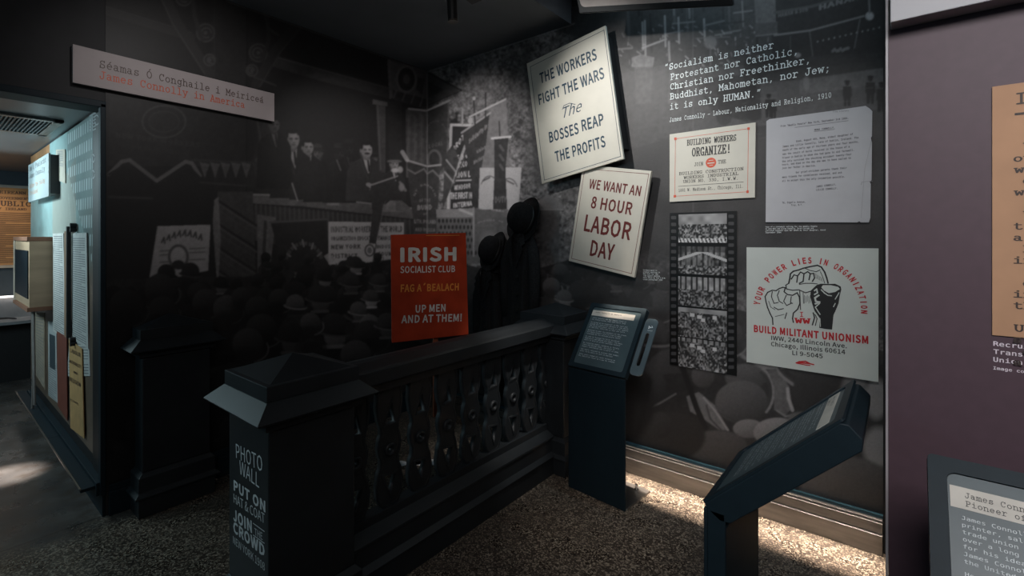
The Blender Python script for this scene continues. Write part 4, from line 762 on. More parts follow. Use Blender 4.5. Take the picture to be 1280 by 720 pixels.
# film strip: a thing with five frames
Z5 = lambda a, b: (790 + a / 3.13, 250 + b / 3.13)
pl, k, P = board('film_strip', ((837.3, 266.3), (920.8, 263.6), (920.8, 469.8), (837.3, 455.2)), -.010, .007, mat('black_film', (.004, .004, .004), .45), bev=0,
  label='tall black strip of film showing five grey crowd pictures, left of the fists poster', cat='film strip')
fr = [((182, 57), (371, 50), (371, 168), (182, 166)), ((181, 181), (371, 180), (371, 293), (181, 287)), ((181, 298), (371, 304), (371, 424), (181, 411)), ((181, 418), (371, 432), (371, 550), (181, 531)), ((181, 535), (371, 559), (371, 678), (181, 649))]
film = attr_mat('film_picture', .4, .3)
for i, q in enumerate(fr):
    p = [at(*Z5(*z), y=-.0115) for z in q]; x0, x1 = p[0].x, p[1].x; z1 = p[0].z; z0 = p[3].z; nu, nv = 74, 44
    n_ = vnoise(2.4, (nv, nu), 1.9) ; n2_ = vnoise(4, (nv, nu), 3); yy, xx = np.mgrid[0:nv, 0:nu] / np.array([nv, nu]).reshape(2, 1, 1)
    hor = (.62, .30, .56, .82, .85)[i]; crowd = np.clip(.03 + .55 * np.clip(n_ - .3, 0, 1) ** 1.2 * (.4 + 1.1 * n2_) * (1.35 - .6 * yy), 0, .6)
    sky = np.clip(.28 + .25 * vnoise(9, (nv, nu)) - .1, 0, .6)
    if i in (1, 2, 4):
        for c_ in range(9): sky = np.where(np.abs(xx - .05 - c_ * .115) < .022, .05 if i != 1 else sky * .4, sky)
        sky = sky * (.6 + .8 * n2_)
    pic = np.where(yy > hor, sky, crowd) if i != 1 else np.where(yy > .78, sky * .3, np.where((yy > .35) & (np.abs(yy - .8 + np.abs(xx - .5) * .6) < .05), .5, np.where(yy > .3, sky * .55 * (n2_ + .3), crowd)))
    if i == 0: pic = np.where((yy < .14) & (np.mod(xx * 13 + yy * 3, 1) < .5), .65, pic)
    if i in (3, 4): 
        for a_, b_ in ((.45, .7), (.52, .62), (.75, .72), (.3, .75)): pic = np.where((np.abs(xx - a_) < .045) & (np.abs(yy - b_) < .06), .6, pic)
    printed_grid('film_frame', np.linspace(x0, x1, nu), np.linspace(z0, z1, nv), lambda U, V: (U, 0 * U - .0115, V), (1, 1, 1), film, pl, g=pic)
k = Ink((0, -.010, 0), (0, -1, 0))
for i in range(22):
    for xa, xb, yo, sp in ((153, 173, 62, 26.6), (377, 399, 57, 28.1)):
        y_ = yo + i * sp
        k.poly([Z5(xa, y_ + 2), Z5(xa + 3, y_), Z5(xb - 3, y_ + .2), Z5(xb, y_ + 2.5), Z5(xb, y_ + 12), Z5(xb - 3, y_ + 14), Z5(xa + 3, y_ + 13.6), Z5(xa, y_ + 12)])
k.obj('sprocket_hole', mat('film_hole_grey', (.055, .055, .057), .6), pl, kind='stuff')
# quotation
q = empty('quotation', (2.6, 0, 2.2), label='white typewriter quotation about socialism with its source line, on the upper mural', cat='quotation')
k = Ink((0, -.0015, 0), (0, -1, 0))
for t, L, R in (('\u201cSocialism is neither', (831.5, 88), (967, 60)), ('Protestant nor Catholic,', (838, 100), (995.8, 67.5)), ('Christian nor Freethinker,', (838, 112), (1011, 78.8)), ('Buddhist, Mahometan, nor Jew;', (837.5, 124.4), (1035.5, 89.3)), ('it is only HUMAN.\u201d', (837.5, 137), (950.5, 120))):
    k.text(t, L, R, 7.1, 'type', wx=.50, wy=.46)
k.text('James Connolly \u2014 Labour, Nationality and Religion, 1910', (837, 152.6), (1039, 121.6), 5, 'type', wx=.46, wy=.42); k.obj('lettering', WHITEINK, q)
def caption(x0, y0, x1, y1, lines, label, y=-.0015, slope=0., h=1.6, fn='mono', g='small white captions on the walls'):
    c = at(x0, y1, y=y); r = empty('caption', (c.x, y, c.z), label=label, cat='caption', group=g); k = Ink((0, y, 0), (0, -1, 0)); n = len(lines)
    for i, (t, fr_) in enumerate(lines):
        yy = y0 + (y1 - y0) * (i + 1) / n; k.text(t, (x0, yy), (x0 + (x1 - x0) * fr_, yy + slope * (x1 - x0) * fr_), h, fn, bold=.02)
    k.obj('lettering', WHITEINK, r)
caption(804, 336, 832, 350, (('Strikers march in', .62), ('protest meeting in', .75), ('New York for the', .66), ('free speech meeting', .74), ('held there by the I.W.W.', 1.), ('crowd photograph 1914', .86)), 'tiny white caption between the eight hour placard and the film strip', slope=.03)
caption(957, 282, 1032, 291.5, (('Copy of a statement calling for the Weekly People', .86), ('by Jane West and Lilley Connolly, Sarah Courage and', .8), ('published together upon her death by their daughter, dated', 1.), ('September 1904', .26)), 'tiny white caption below the typed letter', slope=-.012)

# ------------------------------------------------------------------ newel posts and railing
def newel(cx, cy, xmin=-9, ymax=9, **kw):
    r = empty('newel_post', (cx, cy, 0), **kw); X = lambda h: max(cx - h, xmin); Y = lambda h: min(cy + h, ymax)
    def R(h, z): return (X(h), cx + h, cy - h, Y(h), z)
    MB().rects([R(.184, 0), R(.184, .104), R(.203, .108), R(.203, .116), R(.184, .134), R(.184, .212), R(.178, .218), R(.163, .234)]).obj('base', NAVY, r, bevel=.0025)
    MB().rects([R(.163, .234), R(.163, .845)]).obj('shaft', NAVY, r, bevel=.006)
    MB().rects([R(.163, .845), R(.180, .853), R(.180, .868), R(.185, .872), R(.2255, .893), R(.2275, .898), R(.174, .948)]).obj('cap_flare', NAVY, r, bevel=.001)
    m = MB(); m.rects([R(.174, .948), R(.174, 1.0), R(.168, 1.001)])
    ax, ay = (cx + X(.15)) / 2 + 0 if xmin > -9 else cx, cy
    if xmin > -9: ax = max(cx, xmin)
    m.loft([[(X(.156), cy - .156, 1.001), (cx + .156, cy - .156, 1.001), (cx + .156, Y(.156), 1.001), (X(.156), Y(.156), 1.001)], [(ax - (0 if xmin > -9 else .002), min(ay, ymax) - .002, 1.058), (ax + .002, min(ay, ymax) - .002, 1.058), (ax + .002, min(ay, ymax) + .002, 1.058), (ax - (0 if xmin > -9 else .002), min(ay, ymax) + .002, 1.058)]])
    m.obj('cap_top', NAVY, r, bevel=.002); return r
nf = newel(1.517, -2.0, label='near newel post with white photo wall lettering on its left face', cat='post', group='dark navy newel posts')
newel(.0, -1.977, xmin=.0235, label='dark newel post against the left mural beside the corridor opening', cat='post', group='dark navy newel posts')
newel(1.52, -.19, ymax=-.066, label='far newel post at the wall end of the railing beside the info stand', cat='post', group='dark navy newel posts')
k = Ink((0, -2.163, 0), (0, -1, 0)); Z7 = lambda a, b: (240 + a / 2.4, 420 + b / 2.4)
for t, L, R, h, b_ in (('PHOTO', (133, 365), (212, 408), 17.5, .0), ('WALL', (143, 412), (202, 456), 16.7, .0), ('PUT ON', (126, 462), (221, 530), 13, .05), ('HAT & COAT', (126, 499), (219, 563), 11, -.004), ('JOIN', (125, 553), (181, 592), 14.6, .05), ('CROWD', (125, 588), (219, 664), 14, .05), ('NEW YORK 1908', (124, 621), (219, 705), 9, -.004)):
    k.text(t, Z7(*L), Z7(*R), h, bold=b_ * .8)
k.text('THE', (318.6, 668.5), (328.5, 675), 8.5); k.line([(316.8, 654), (330.7, 664.2)], .003); k.line([(316.8, 668.6), (330.7, 679)], .003)
k.obj('lettering', mat('grey_white_vinyl', (.78, .80, .80), .5), nf)
rail = empty('railing', (1.53, -1.05, 0), label='dark navy railing with nine wavy cut-out balusters between the near and far newel posts', cat='railing')
def prof(pts, y0, y1): return MB().loft([[(x, y0, z) for x, z in pts], [(x, y1, z) for x, z in pts]])
Y0, Y1 = -1.834, -.357
prof([(1.625, .884), (1.625, .94), (1.612, .948), (1.56, .968), (1.53, .972), (1.50, .968), (1.425, .948), (1.415, .94), (1.415, .884)], -1.82, -.362).obj('handrail', NAVY, rail, bevel=.002)
prof([(1.575, .83), (1.575, .862), (1.60, .872), (1.60, .884), (1.455, .884), (1.455, .83)], Y0, Y1).obj('top_moulding', NAVY, rail, bevel=.002)
prof([(1.62, 0), (1.62, .112), (1.635, .118), (1.635, .124), (1.605, .140), (1.605, .218), (1.615, .224), (1.615, .236), (1.56, .262), (1.56, .30), (1.50, .30), (1.50, .262), (1.44, .236), (1.44, 0)], Y0, Y1).obj('bottom_rail', NAVY, rail, bevel=.0015)
def curve_mesh(splines, ext, bev=.002):
    cu = bpy.data.curves.new('c', 'CURVE'); cu.dimensions = '2D'; cu.fill_mode = 'BOTH'; cu.extrude = ext; cu.bevel_depth = bev; cu.bevel_resolution = 1
    for P in splines:
        s = cu.splines.new('POLY'); s.points.add(len(P) - 1); s.use_cyclic_u = True
        for i, (x, y) in enumerate(P): s.points[i].co = (x, y, 0, 1)
    o = bpy.data.objects.new('c', cu); COL.objects.link(o); me = bpy.data.meshes.new_from_object(o.evaluated_get(bpy.context.evaluated_depsgraph_get()))
    bpy.data.objects.remove(o); bpy.data.curves.remove(cu)
    me.transform(Matrix(((0, 0, 1, 0), (1, 0, 0, 0), (0, 1, 0, 0), (0, 0, 0, 1)))); return me
def bw(z):   # half width of the baluster board
    k_ = [(.0, .030), (.02, .052), (.06, .068), (.10, .071), (.15, .064), (.19, .050), (.215, .047), (.245, .058), (.275, .063), (.305, .058), (.335, .047), (.36, .050), (.40, .064), (.45, .071), (.50, .068), (.55, .056)]
    for (a, b), (c, d) in zip(k_[:-1], k_[1:]):
        if a <= z <= c: t_ = (z - a) / (c - a); t_ = t_ * t_ * (3 - 2 * t_); return b + (d - b) * t_
    return .056
zs = [i * .55 / 44 for i in range(45)]
def outline(ins): return [(bw(z) - ins, .293 + min(max(z, ins * .9), .55)) for z in zs] + [(-bw(z) + ins, .293 + min(max(z, ins * .9), .55)) for z in reversed(zs)]
tri_up = [(-.034, .655), (.030, .662), (.010, .758)]; tri_dn = [(-.034, .438), (.032, .430), (.004, .342)]
circ = [(.011 * math.cos(a * math.pi / 8), .548 + .011 * math.sin(a * math.pi / 8)) for a in range(16)]
bmesh_ = curve_mesh([outline(0), tri_up, tri_dn, circ], .010); bmesh_.materials.append(NAVY)
rim_ = curve_mesh([outline(.002), outline(.011)], .013, .0015); rim_.materials.append(NAVY)
def grow(t, f): cx_ = sum(p[0] for p in t) / 3; cz = sum(p[1] for p in t) / 3; return [(cx_ + (x - cx_) * f, cz + (z - cz) * f) for x, z in t]
trf = curve_mesh([grow(tri_up, 1.28), tri_up], .014, .001); trd = curve_mesh([grow(tri_dn, 1.28), tri_dn], .014, .001)
m = MB(); m.M = Matrix.Translation((.011, 0, .548)) @ Matrix.Rotation(math.pi / 2, 4, 'Y')
m.lathe([(.011, 0), (.014, .010), (.020, .014), (.028, .012), (.031, .006), (.031, 0)], 20); m.f = m.f
ring_me = None
for i in range(9):
    y = -1.745 + i * .1765
    b = bpy.data.objects.new('baluster', bmesh_); COL.objects.link(b); b.parent = rail; b.location = (0, y + 1.05, 0)
    for nm, me in (('raised_rim', rim_), ('triangle_frame', trf), ('triangle_frame', trd)):
        if me is None: continue
        c = bpy.data.objects.new(nm, me); COL.objects.link(c); c.parent = b
        if not me.materials: me.materials.append(NAVY)
    if ring_me is None: o = m.obj('roundel', NAVY); ring_me = o.data; o.parent = b; ring_me.polygons.foreach_set('use_smooth', [True] * len(ring_me.polygons))
    else: o = bpy.data.objects.new('roundel', ring_me); COL.objects.link(o); o.parent = b

# red sign on a stick behind the railing
BL, BR_ = Vector((1.195, -1.300, .933)), Vector((1.383, -.915, .933)); u_ = (BR_ - BL).normalized(); nrm = u_.cross(Vector((0, 0, 1))).normalized()
if nrm.dot(CAM - BL) < 0: nrm = -nrm
pq = [atp(a, b, BL, nrm) for a, b in ((488.7, 293.5), (582.4, 291), (585.6, 418), (490, 428.6))]; c = (pq[2] + pq[3]) / 2
rs = empty('protest_placard', (c.x, c.y, .0), label='bright red hand painted irish socialist club placard standing behind the railing', cat='placard')
MB().slab(pq, -nrm, .012).obj('board', SIGNRED, rs, bevel=.0015)
sb = atp(541.5, 522, BL - nrm * .02, nrm); dwn = Vector((0, 0, 1))
mm_ = MB(); a_ = sb + u_ * .015; b_ = Vector((a_.x, a_.y, 1.3)); mm_.slab([a_ - u_ * .014, a_ + u_ * .014, b_ + u_ * .014, b_ - u_ * .014], -nrm, .016); mm_.obj('handle', mat('red_stick', (.30, .075, .03), .6), rs, bevel=.004)
mm_ = MB(); mm_.box((a_.x - .01, a_.y - .01, .885), (1.43, a_.y + .01, .897)); mm_.obj('rail_bracket', BLACKP, rs)
k = Ink(BL, nrm, .0012)
for t, L, R, h, b_ in (('IRISH', (500.3, 328.0), (570.5, 326.3), 18.5, .05), ('SOCIALIST CLUB', (500.4, 341.4), (568.7, 340), 8.6, .02), ('UP MEN', (519.3, 391), (556.7, 389.3), 9.6, .03), ('AND AT THEM!', (501.5, 404.2), (576.9, 401.6), 10, .03)): k.text(t, L, R, h, bold=b_)
k.obj('lettering', SIGNWHITE, rs); k = Ink(BL, nrm, .0012); k.text('FAG A\u00b4BEALACH', (500.7, 365.2), (573.3, 363.1), 9.6, bold=.035); k.obj('lettering', SIGNYEL, rs)['label'] = 'yellow orange middle line of lettering'
k = Ink(BL, nrm, .0012); k.line([(533, 294.5), (574, 294)], .004); k.obj('paint_streak', mat('gold_streak', (.6, .2, .04), .5), rs)

# footprints on the floor behind the railing
for px, py, lb in ((500, 580, 'white shoe print sticker on the floor seen through the second gap of the railing'), (540, 578, 'white shoe print sticker on the floor seen through the third gap of the railing')):
    c = at(px, py, z=0); m = MB(); ca, sa = math.cos(2.4), math.sin(2.4)
    def shoe(pts): m.add([(c.x + (x * ca - y * sa), c.y + (x * sa + y * ca), .0012) for x, y in pts], [tuple(range(len(pts)))])
    shoe([(.045 * math.cos(a) * (1 - .15 * math.sin(a)), .035 + .085 * math.sin(a)) for a in [i * math.pi / 8 for i in range(16)]]); shoe([(.033 * math.cos(a), -.105 + .04 * math.sin(a)) for a in [i * math.pi / 8 for i in range(16)]])
    o = m.obj('shoe_print', mat('floor_sticker_white', (.6, .6, .6), .5)); prop(o, lb, 'sticker', 'shoe prints behind the railing'); recenter(o)

# ------------------------------------------------------------------ hats and coats
def bowler(loc, axis, sc, roll, **kw):
    r = empty('bowler_hat', loc, **kw); q = Vector(axis).to_track_quat('Z', 'Y'); Mx = Matrix.Translation(loc) @ q.to_matrix().to_4x4() @ Matrix.Rotation(roll, 4, 'Z') @ Matrix.Scale(sc, 4)
    m = MB(); m.M = Mx; m.lathe([(.0005, .138), (.03, .136), (.055, .129), (.076, .115), (.090, .095), (.097, .070), (.099, .045), (.099, .0), (.094, .0), (.092, .05), (.07, .11), (.0005, .13)], 36, 1., 1.18); m.obj('crown', FELT, r, smooth=True)
    m = MB(); m.M = Mx; R = []
    for rr, z, in ((.098, .004), (.115, -.002), (.135, -.002), (.150, .005), (.158, .016), (.159, .022), (.153, .022), (.147, .014), (.133, .006), (.112, .005), (.098, .010)):
        R.append([(rr * math.cos(a) * 1.0, rr * 1.12 * math.sin(a), z + (.016 * (abs(math.cos(a)) ** 3) * ((rr - .098) / .06)) - .010 * abs(math.sin(a)) ** 3 * ((rr - .098) / .06)) for a in [2 * math.pi * i / 40 for i in range(40)]])
    m.loft(R, False); m.obj('brim', FELT, r, smooth=True)
    m = MB(); m.M = Mx; m.lathe([(.0995, .004), (.1015, .006), (.1015, .032), (.0995, .034)], 36, 1., 1.18); m.obj('hat_band', mat('black_ribbon', (.006, .006, .006), .5), r, smooth=True); return r
bowler(at(658, 276, y=-.085), (-.22, -.85, .38), 1.06, .5, label='higher and larger black bowler hat hanging above the right coat', cat='hat', group='black bowler hats')
bowler(at(619, 315, y=-.085), (-.32, -.85, .42), .96, .4, label='lower black bowler hat hanging above the left coat, next to the red placard', cat='hat', group='black bowler hats')
def coat(cx, cy, ztop, h, wtop, wbot, seed, **kw):
    rr = random.Random(seed); r = empty('coat', (cx, 0, ztop - h), **kw); n, mrow = 64, 40; R = []; ph = [rr.uniform(0, 6) for _ in range(4)]
    for j in range(mrow + 1):
        t_ = j / mrow; z = ztop - h * t_; sh = min(1, (t_ / .13)) ** .55; hw = (wtop * .28 + (wtop - wtop * .28) * sh) * (1 - t_) + wbot * t_ * sh + .0; hw = hw if t_ > 0 else wtop * .22
        dp = (.035 + .03 * sh + .015 * t_); ring_ = []
        for i in range(n):
            a = 2 * math.pi * i / n; fold = 1 + (.10 * math.sin(5 * a + ph[0] + t_ * 1.2) + .06 * math.sin(9 * a + ph[1] - t_ * 2) + .03 * math.sin(15 * a + ph[2])) * min(1, t_ * 2.2)
            ca, sa = math.cos(a), math.sin(a); ring_.append((cx + hw * abs(ca) ** .75 * (1 if ca > 0 else -1) * fold + .012 * math.sin(t_ * 7 + ph[3]), cy + dp * abs(sa) ** .8 * (1 if sa > 0 else -1) * fold, z))
        R.append(ring_)
    MB().loft(list(reversed(R))).obj('body', CLOTH, r, smooth=True)
    for s in (-1, 1):      # sleeves and lapels
        pts = [(cx + s * wtop * .80, cy - .02, ztop - .10), (cx + s * wtop * 1.0, cy - .03, ztop - .22), (cx + s * wtop * 1.05, cy - .035, ztop - .42), (cx + s * wtop * .98, cy - .03, ztop - .62)]
        m = MB(); m.loft([[(p[0] + q * .042 * math.cos(a) , p[1] + .042 * q * math.sin(a), p[2]) for a in [2 * math.pi * i / 14 for i in range(14)]] for p, q in zip(reversed(pts), (.95, 1.0, 1.1, .85))]); m.obj('sleeve', CLOTH, r, smooth=True)
        m = MB(); m.slab([(cx + s * .012, cy - .098, ztop - .27), (cx + s * .030, cy - .085, ztop - .04), (cx + s * .020, cy - .06, ztop + .008), (cx + s * .055, cy - .055, ztop - .01), (cx + s * .088, cy - .080, ztop - .085), (cx + s * .062, cy - .092, ztop - .105), (cx + s * .080, cy - .095, ztop - .125)], (0, -1, 0), .007); m.obj('lapel', CLOTH, r, bevel=.003)
    m = MB(); m.loft([[(cx + (.075 + dr) * math.cos(a), cy + .052 * math.sin(a), z) for a in [2 * math.pi * i / 20 for i in range(20)]] for dr, z in ((.015, ztop - .04), (.0, ztop), (-.015, ztop + .02), (-.022, ztop + .012))], False); m.obj('collar', CLOTH, r, smooth=True)
    for i in range(3): MB().cyl((cx + .035, cy - .107, ztop - .32 - i * .12), (cx + .035, cy - .112, ztop - .32 - i * .12), .011, 14).obj('button', mat('horn_button', (.02, .018, .016), .3), r)
    MB().cyl((cx, cy, ztop), (cx, -.005, ztop + .03), .009, 10).obj('hanging_loop', BLACKP, r); return r
p = at(655, 290, y=-.1); coat(p.x - .015, -.100, p.z + .0, 1.12, .125, .14, 4, label='longer black wool coat with lapels hanging under the higher bowler hat', cat='coat', group='black coats on the back wall')
p = at(614, 334, y=-.1); coat(p.x - .01, -.100, p.z + .0, .98, .095, .12, 9, label='shorter black coat hanging under the lower bowler hat beside the red placard', cat='coat', group='black coats on the back wall')

# ------------------------------------------------------------------ info stands
def rrect(w_, h_, r_, n=5):
    P = []
    for cx, cy, a0 in ((w_ / 2 - r_, h_ / 2 - r_, 0), (-w_ / 2 + r_, h_ / 2 - r_, 90), (-w_ / 2 + r_, -h_ / 2 + r_, 180), (w_ / 2 - r_, -h_ / 2 + r_, 270)):
        for i in range(n + 1): a = math.radians(a0 + 90 * i / n); P.append((cx + r_ * math.cos(a), cy + r_ * math.sin(a)))
    return P
def stand(loc, rz, run, z0, z1, th, depth=.0, handle=False, title=None, body=None, W=.385, seed=1, **kw):
    r = empty('info_stand', loc, rz, **kw); Mr = wm(r)
    def mb(): q = MB(); q.M = Mr.copy(); return q
    sl_ = Vector((0, run, z1 - z0)); Ls = sl_.length; v_ = sl_.normalized(); nn = Vector((0, -v_.z, v_.y))   # tablet frame: x, v, n
    def T(x, v, n_): return Vector((x, 0, z0)) + v_ * v + nn * n_
    def plate(poly, n0, n1): q = mb(); q.loft([[T(x, v, n0) for x, v in poly], [T(x, v, n1) for x, v in poly]]); return q
    m = mb(); m.box((0, 0, 0), (W, .010, z0 - .01)); 
    if depth: m.box((0, .01, 0), (.008, depth, z0 - .01)); m.box((W - .008, .01, 0), (W, depth, z0 - .01)); m.box((.008, depth - .008, 0), (W - .008, depth, z0 - .05))
    m.obj('pedestal', NAVY2, r, bevel=.003)
    m = mb(); m.box((0, .010, 0), (W, .285, .010)); m.obj('foot_plate', METAL, r, bevel=.002)
    for bx in (.06, W - .06): q = mb(); q.cyl((bx, .23, .01), (bx, .23, .02), .014, 6); q.cyl((bx, .23, .02), (bx, .23, .045), .008, 12); q.obj('anchor_bolt', STEEL, r, bevel=.001)
    body_poly = [(x + W / 2, v + Ls / 2) for x, v in rrect(W, Ls, .006)]
    if th > .04:                                # deep housing with rounded far edge
        q = mb(); pr = [(0, -.0), (0.0, 0.0)]; pr = [(0, .0), (Ls - .012, 0), (Ls, -.012), (Ls, -th + .02), (Ls - .02, -th), (.03, -th), (.008, -th + .015), (0, -.02)]
        q.loft([[T(0, v, n_) for v, n_ in pr], [T(W, v, n_) for v, n_ in pr]]); q.obj('housing', NAVY2, r, bevel=.003)
    else: plate(body_poly, -th, 0).obj('housing', NAVY2, r, bevel=.003)
    fw_ = .026; iw, ih = W - 2 * fw_, Ls - 2 * fw_
    q = mb(); outer = [(x + W / 2, v + Ls / 2) for x, v in rrect(W, Ls, .008)]; inner = [(x + W / 2, v + Ls / 2) for x, v in rrect(iw, ih, .014)]; n = len(outer)
    vs_ = [T(x, v, 0) for x, v in outer] + [T(x, v, .006) for x, v in outer] + [T(x, v, .006) for x, v in inner] + [T(x, v, -.001) for x, v in inner]
    q.add(vs_, [(a * n + i, a * n + (i + 1) % n, (a + 1) * n + (i + 1) % n, (a + 1) * n + i) for a in range(3) for i in range(n)]); q.obj('bezel', NAVY2, r)
    plate([(x + W / 2, v + Ls / 2) for x, v in rrect(iw - .002, ih - .002, .013)], 0, .0018).obj('screen', mat('slate_screen', (.050, .078, .088), .42), r)
    x0, x1 = fw_ + .018, W - fw_ - .045; yt = Ls - fw_ - .022
    plate([(fw_ + .004, yt - .037), (W - fw_ - .035, yt - .037), (W - fw_ - .035, yt), (fw_ + .004, yt)], .0018, .0026).obj('title_strip', mat('cream_title', (.56, .53, .47), .5), r)
    wn = (Mr.to_3x3() @ nn).normalized(); p0 = Mr @ T(0, 0, .0026); k = Ink(p0, wn, .0006)
    for i, t in enumerate(title): k.text(t, Mr @ T(fw_ + .024, yt - .017 - .014 * i, .0026), Mr @ T(fw_ + .024 + .0075 * len(t), yt - .017 - .014 * i, .0026), .0085, 'type', pix=False)
    k.obj('title_lettering', BLACKINK, r)
    k = Ink(Mr @ T(0, 0, .0018), wn, .0006); y = yt - .055
    for t in body:
        if t == '': y -= .008; continue
        k.text(t, Mr @ T(x0, y, .0018), Mr @ T(x0 + min((x1 - x0), .0062 * len(t)), y, .0018), .0062, 'mono', pix=False); y -= .0115
    k.obj('body_lettering', mat('screen_text', (.62, .68, .70), .5), r)
    if handle:
        P = [(x + W + .048, v + Ls * .47) for x, v in rrect(.076, .345, .024)]; H = [(x + W + .046, v + Ls * .43) for x, v in rrect(.024, .20, .012)]; n = len(P)
        q = mb(); vs_ = [T(x, v, -.012) for x, v in P] + [T(x, v, -.004) for x, v in P] + [T(x, v, -.004) for x, v in H] + [T(x, v, -.012) for x, v in H]
        q.add(vs_, [(a % 4 * n + i, a % 4 * n + (i + 1) % n, (a + 1) % 4 * n + (i + 1) % n, (a + 1) % 4 * n + i) for a in range(4) for i in range(n)]); hd = q.obj('touch_paddle', NAVY2p, r)
        q = mb(); q.loft([[T(W - .004, v, -.03), T(W + .030, v, -.03), T(W + .030, v, -.012), T(W - .004, v, -.012)] for v in (Ls * .25, Ls * .7)]); q.obj('paddle_arm', BLACKP, r)
        k = Ink(Mr @ T(W, 0, -.004), wn, .0006); cx = W + .052; cv = Ls * .47 + .118
        for a, b in (((-.012, .008), (0, 0)), ((-.012, -.008), (0, 0)), ((-.012, .008), (-.010, -.008)), ((0, 0), (.012, .002)), ((.012, .002), (.004, .010))): k.line([Mr @ T(cx + a[0], cv + a[1], -.004), Mr @ T(cx + b[0], cv + b[1], -.004)], .003, pix=False)
        k.text('TOUCH', Mr @ T(cx - .014, cv - .022, -.004), Mr @ T(cx + .016, cv - .022, -.004), .006, pix=False); k.obj('symbol', WHITEINK, r)
    return r, T, Mr, Ls
NAVY2p = mat('paddle_steel', (.075, .105, .12), .4)
lor = ['James Connolly and his family lived in', 'the United States from 1903 until 1910', '', 'He worked as an organiser in New York and', 'joined the Industrial Workers of the World.', 'The union held great rallies in the squares', 'of the city, where men in hats and coats', '', 'gathered to hear the speakers on the stands', 'and where banners were carried in many', 'languages by the working people there.', '', 'In 1907 he founded the Irish Socialist',
       'Federation and edited its paper, The Harp,', 'which he sold at street meetings himself', '', 'He travelled widely, speaking in factory', 'towns and mining camps, and wrote of', 'labour, nationality and religion in 1910.', '', 'The family returned to Ireland that summer', 'after seven years of work in America', '', 'These years shaped his later thinking on', 'the industrial union as a way to freedom']
stand((1.775, -.445, 0), math.radians(-5.0), .25, .728, 1.078, .032, handle=True, title=['James Connolly in America'], body=lor,
      label='info stand with tilted text screen and side paddle, between railing and back wall', cat='info stand', group='info stands')
r2, T2, M2, L2 = stand((2.912, -1.195, 0), math.radians(-90), .312, .785, 1.083, .068, depth=.055, title=['James Connolly', 'in America'], body=lor, seed=2,
      label='info stand seen side on, thick dark housing, below the pale fists poster', cat='info stand', group='info stands')
k = Ink(M2 @ T2(0, L2, -.03), (M2.to_3x3() @ (T2(0, 1, 0) - T2(0, 0, 0))).normalized(), .0008)
stand((3.362, -1.955, 0), 0, .27, .73, 1.083, .03, title=['James Connolly', 'Pioneer of change'], body=['James Connolly was a', 'printer, salesman, and a', 'trade union organiser', 'over a long life of work', 'for his ideas and'] + lor, W=.5,
      label='nearest info stand with pale title strip, at the lower right before the purple wall', cat='info stand', group='info stands')

# ------------------------------------------------------------------ right wall: brown letter and caption
Y = -1.4045
P = [at(a, b, y=Y - .004) for a, b in ((1240.3, 108.5), (1280, 103.5), (1280, 422), (1237.5, 418.5))]; sx = P[0].x; zt = P[0].z; zb = P[3].z
r = empty('document', (sx + .2, Y, zb), label='brown paper document on the purple wall, cut off by the right edge of the picture', cat='document')
MB().box((sx, Y - .004, zb), (sx + .40, Y, zt)).obj('sheet', mat('brown_paper', (.46, .26, .15), .7, var=.10, scale=9), r)
k = Ink((0, Y - .004, 0), (0, -1, 0)); a0 = at(1270, 130, y=Y - .004)
def tl(x, z, t, W_, h): k.text(t, Vector((x, Y - .004, z)), Vector((x + W_, Y - .004, z)), h, 'type', pix=False, wx=.7, wy=.5)
tl(a0.x, a0.z, 'Irish Worker', .24, .022); k.line([(a0.x, Y - .004, a0.z - .022), (a0.x + .24, Y - .004, a0.z - .022)], .005, pix=False)
z = a0.z - .10
for i, t in enumerate(('Your union and', 'our work for the', 'working men', 'of Dublin who', 'will organise', '', 'We call on you', 'to join us', 'at Beresford', 'Place on Sunday', 'in the cause', '', 'of labour and', 'in the name of', 'the class', '', 'Unity is', 'strength and', 'one union for', 'all of us')):
    if t: tl(a0.x - (.004 if i % 3 else -.01), z, t, .016 * len(t), .0135)
    z -= .0245
k.obj('lettering', mat('dark_brown_ink', (.05, .035, .03), .6), r)
r = empty('caption', (sx, Y, zb - .06), label='white caption under the brown document on the purple wall', cat='caption', group='small white captions on the walls')
k = Ink((0, Y, 0), (0, -1, 0), .001)
for i, (t, h) in enumerate((('Recruiting leaflet', .0102), ('Transport and General', .0102), ('Union (ITGWU) 1909', .0102), ('Image courtesy of archive', .007))):
    k.text(t, Vector((sx + .002, Y, zb - .024 - i * .0175)), Vector((sx + .002 + (.0092 if h > .01 else .006) * len(t), Y, zb - .024 - i * .0175)), h, 'mono', pix=False, bold=.02)
k.obj('lettering', mat('lilac_vinyl', (.75, .68, .74), .5), r)

# ------------------------------------------------------------------ ceiling: spotlights and hanging lightbox
def tracklight(c, top, ln, rad, d, **kw):
    r = empty('track_spotlight', (c.x, c.y, top), **kw); d = Vector(d).normalized(); a = c - d * ln
    m = MB(); m.cyl(a, c, rad, 24); m.cyl(a - d * .004, a, rad * .9, 24); m.obj('lamp_body', mat('anthracite_metal', (.05, .048, .046), .35, .6), r, bevel=.002)
    m = MB(); m.cyl(c + d * .0, c + d * .012, rad * 1.03, 24, rad * 1.06); m.obj('lamp_rim', mat('rim_metal', (.16, .14, .12), .3, .8), r)
    m = MB(); m.tube([a + Vector((rad * 1.3, 0, .03)), a + Vector((rad * 1.3, 0, .1)), Vector((c.x + rad * 1.3, c.y, top))], .008); m.box((c.x + rad * 1.1, c.y - .012, a.z - .03), (c.x + rad * 1.7, c.y + .012, a.z + .07)); m.obj('stem', BLACKP, r)
    m = MB(); m.box((c.x - .02, c.y - .06, top - .03), (c.x + .10, c.y + .06, top)); m.obj('adapter', BLACKP, r); return r
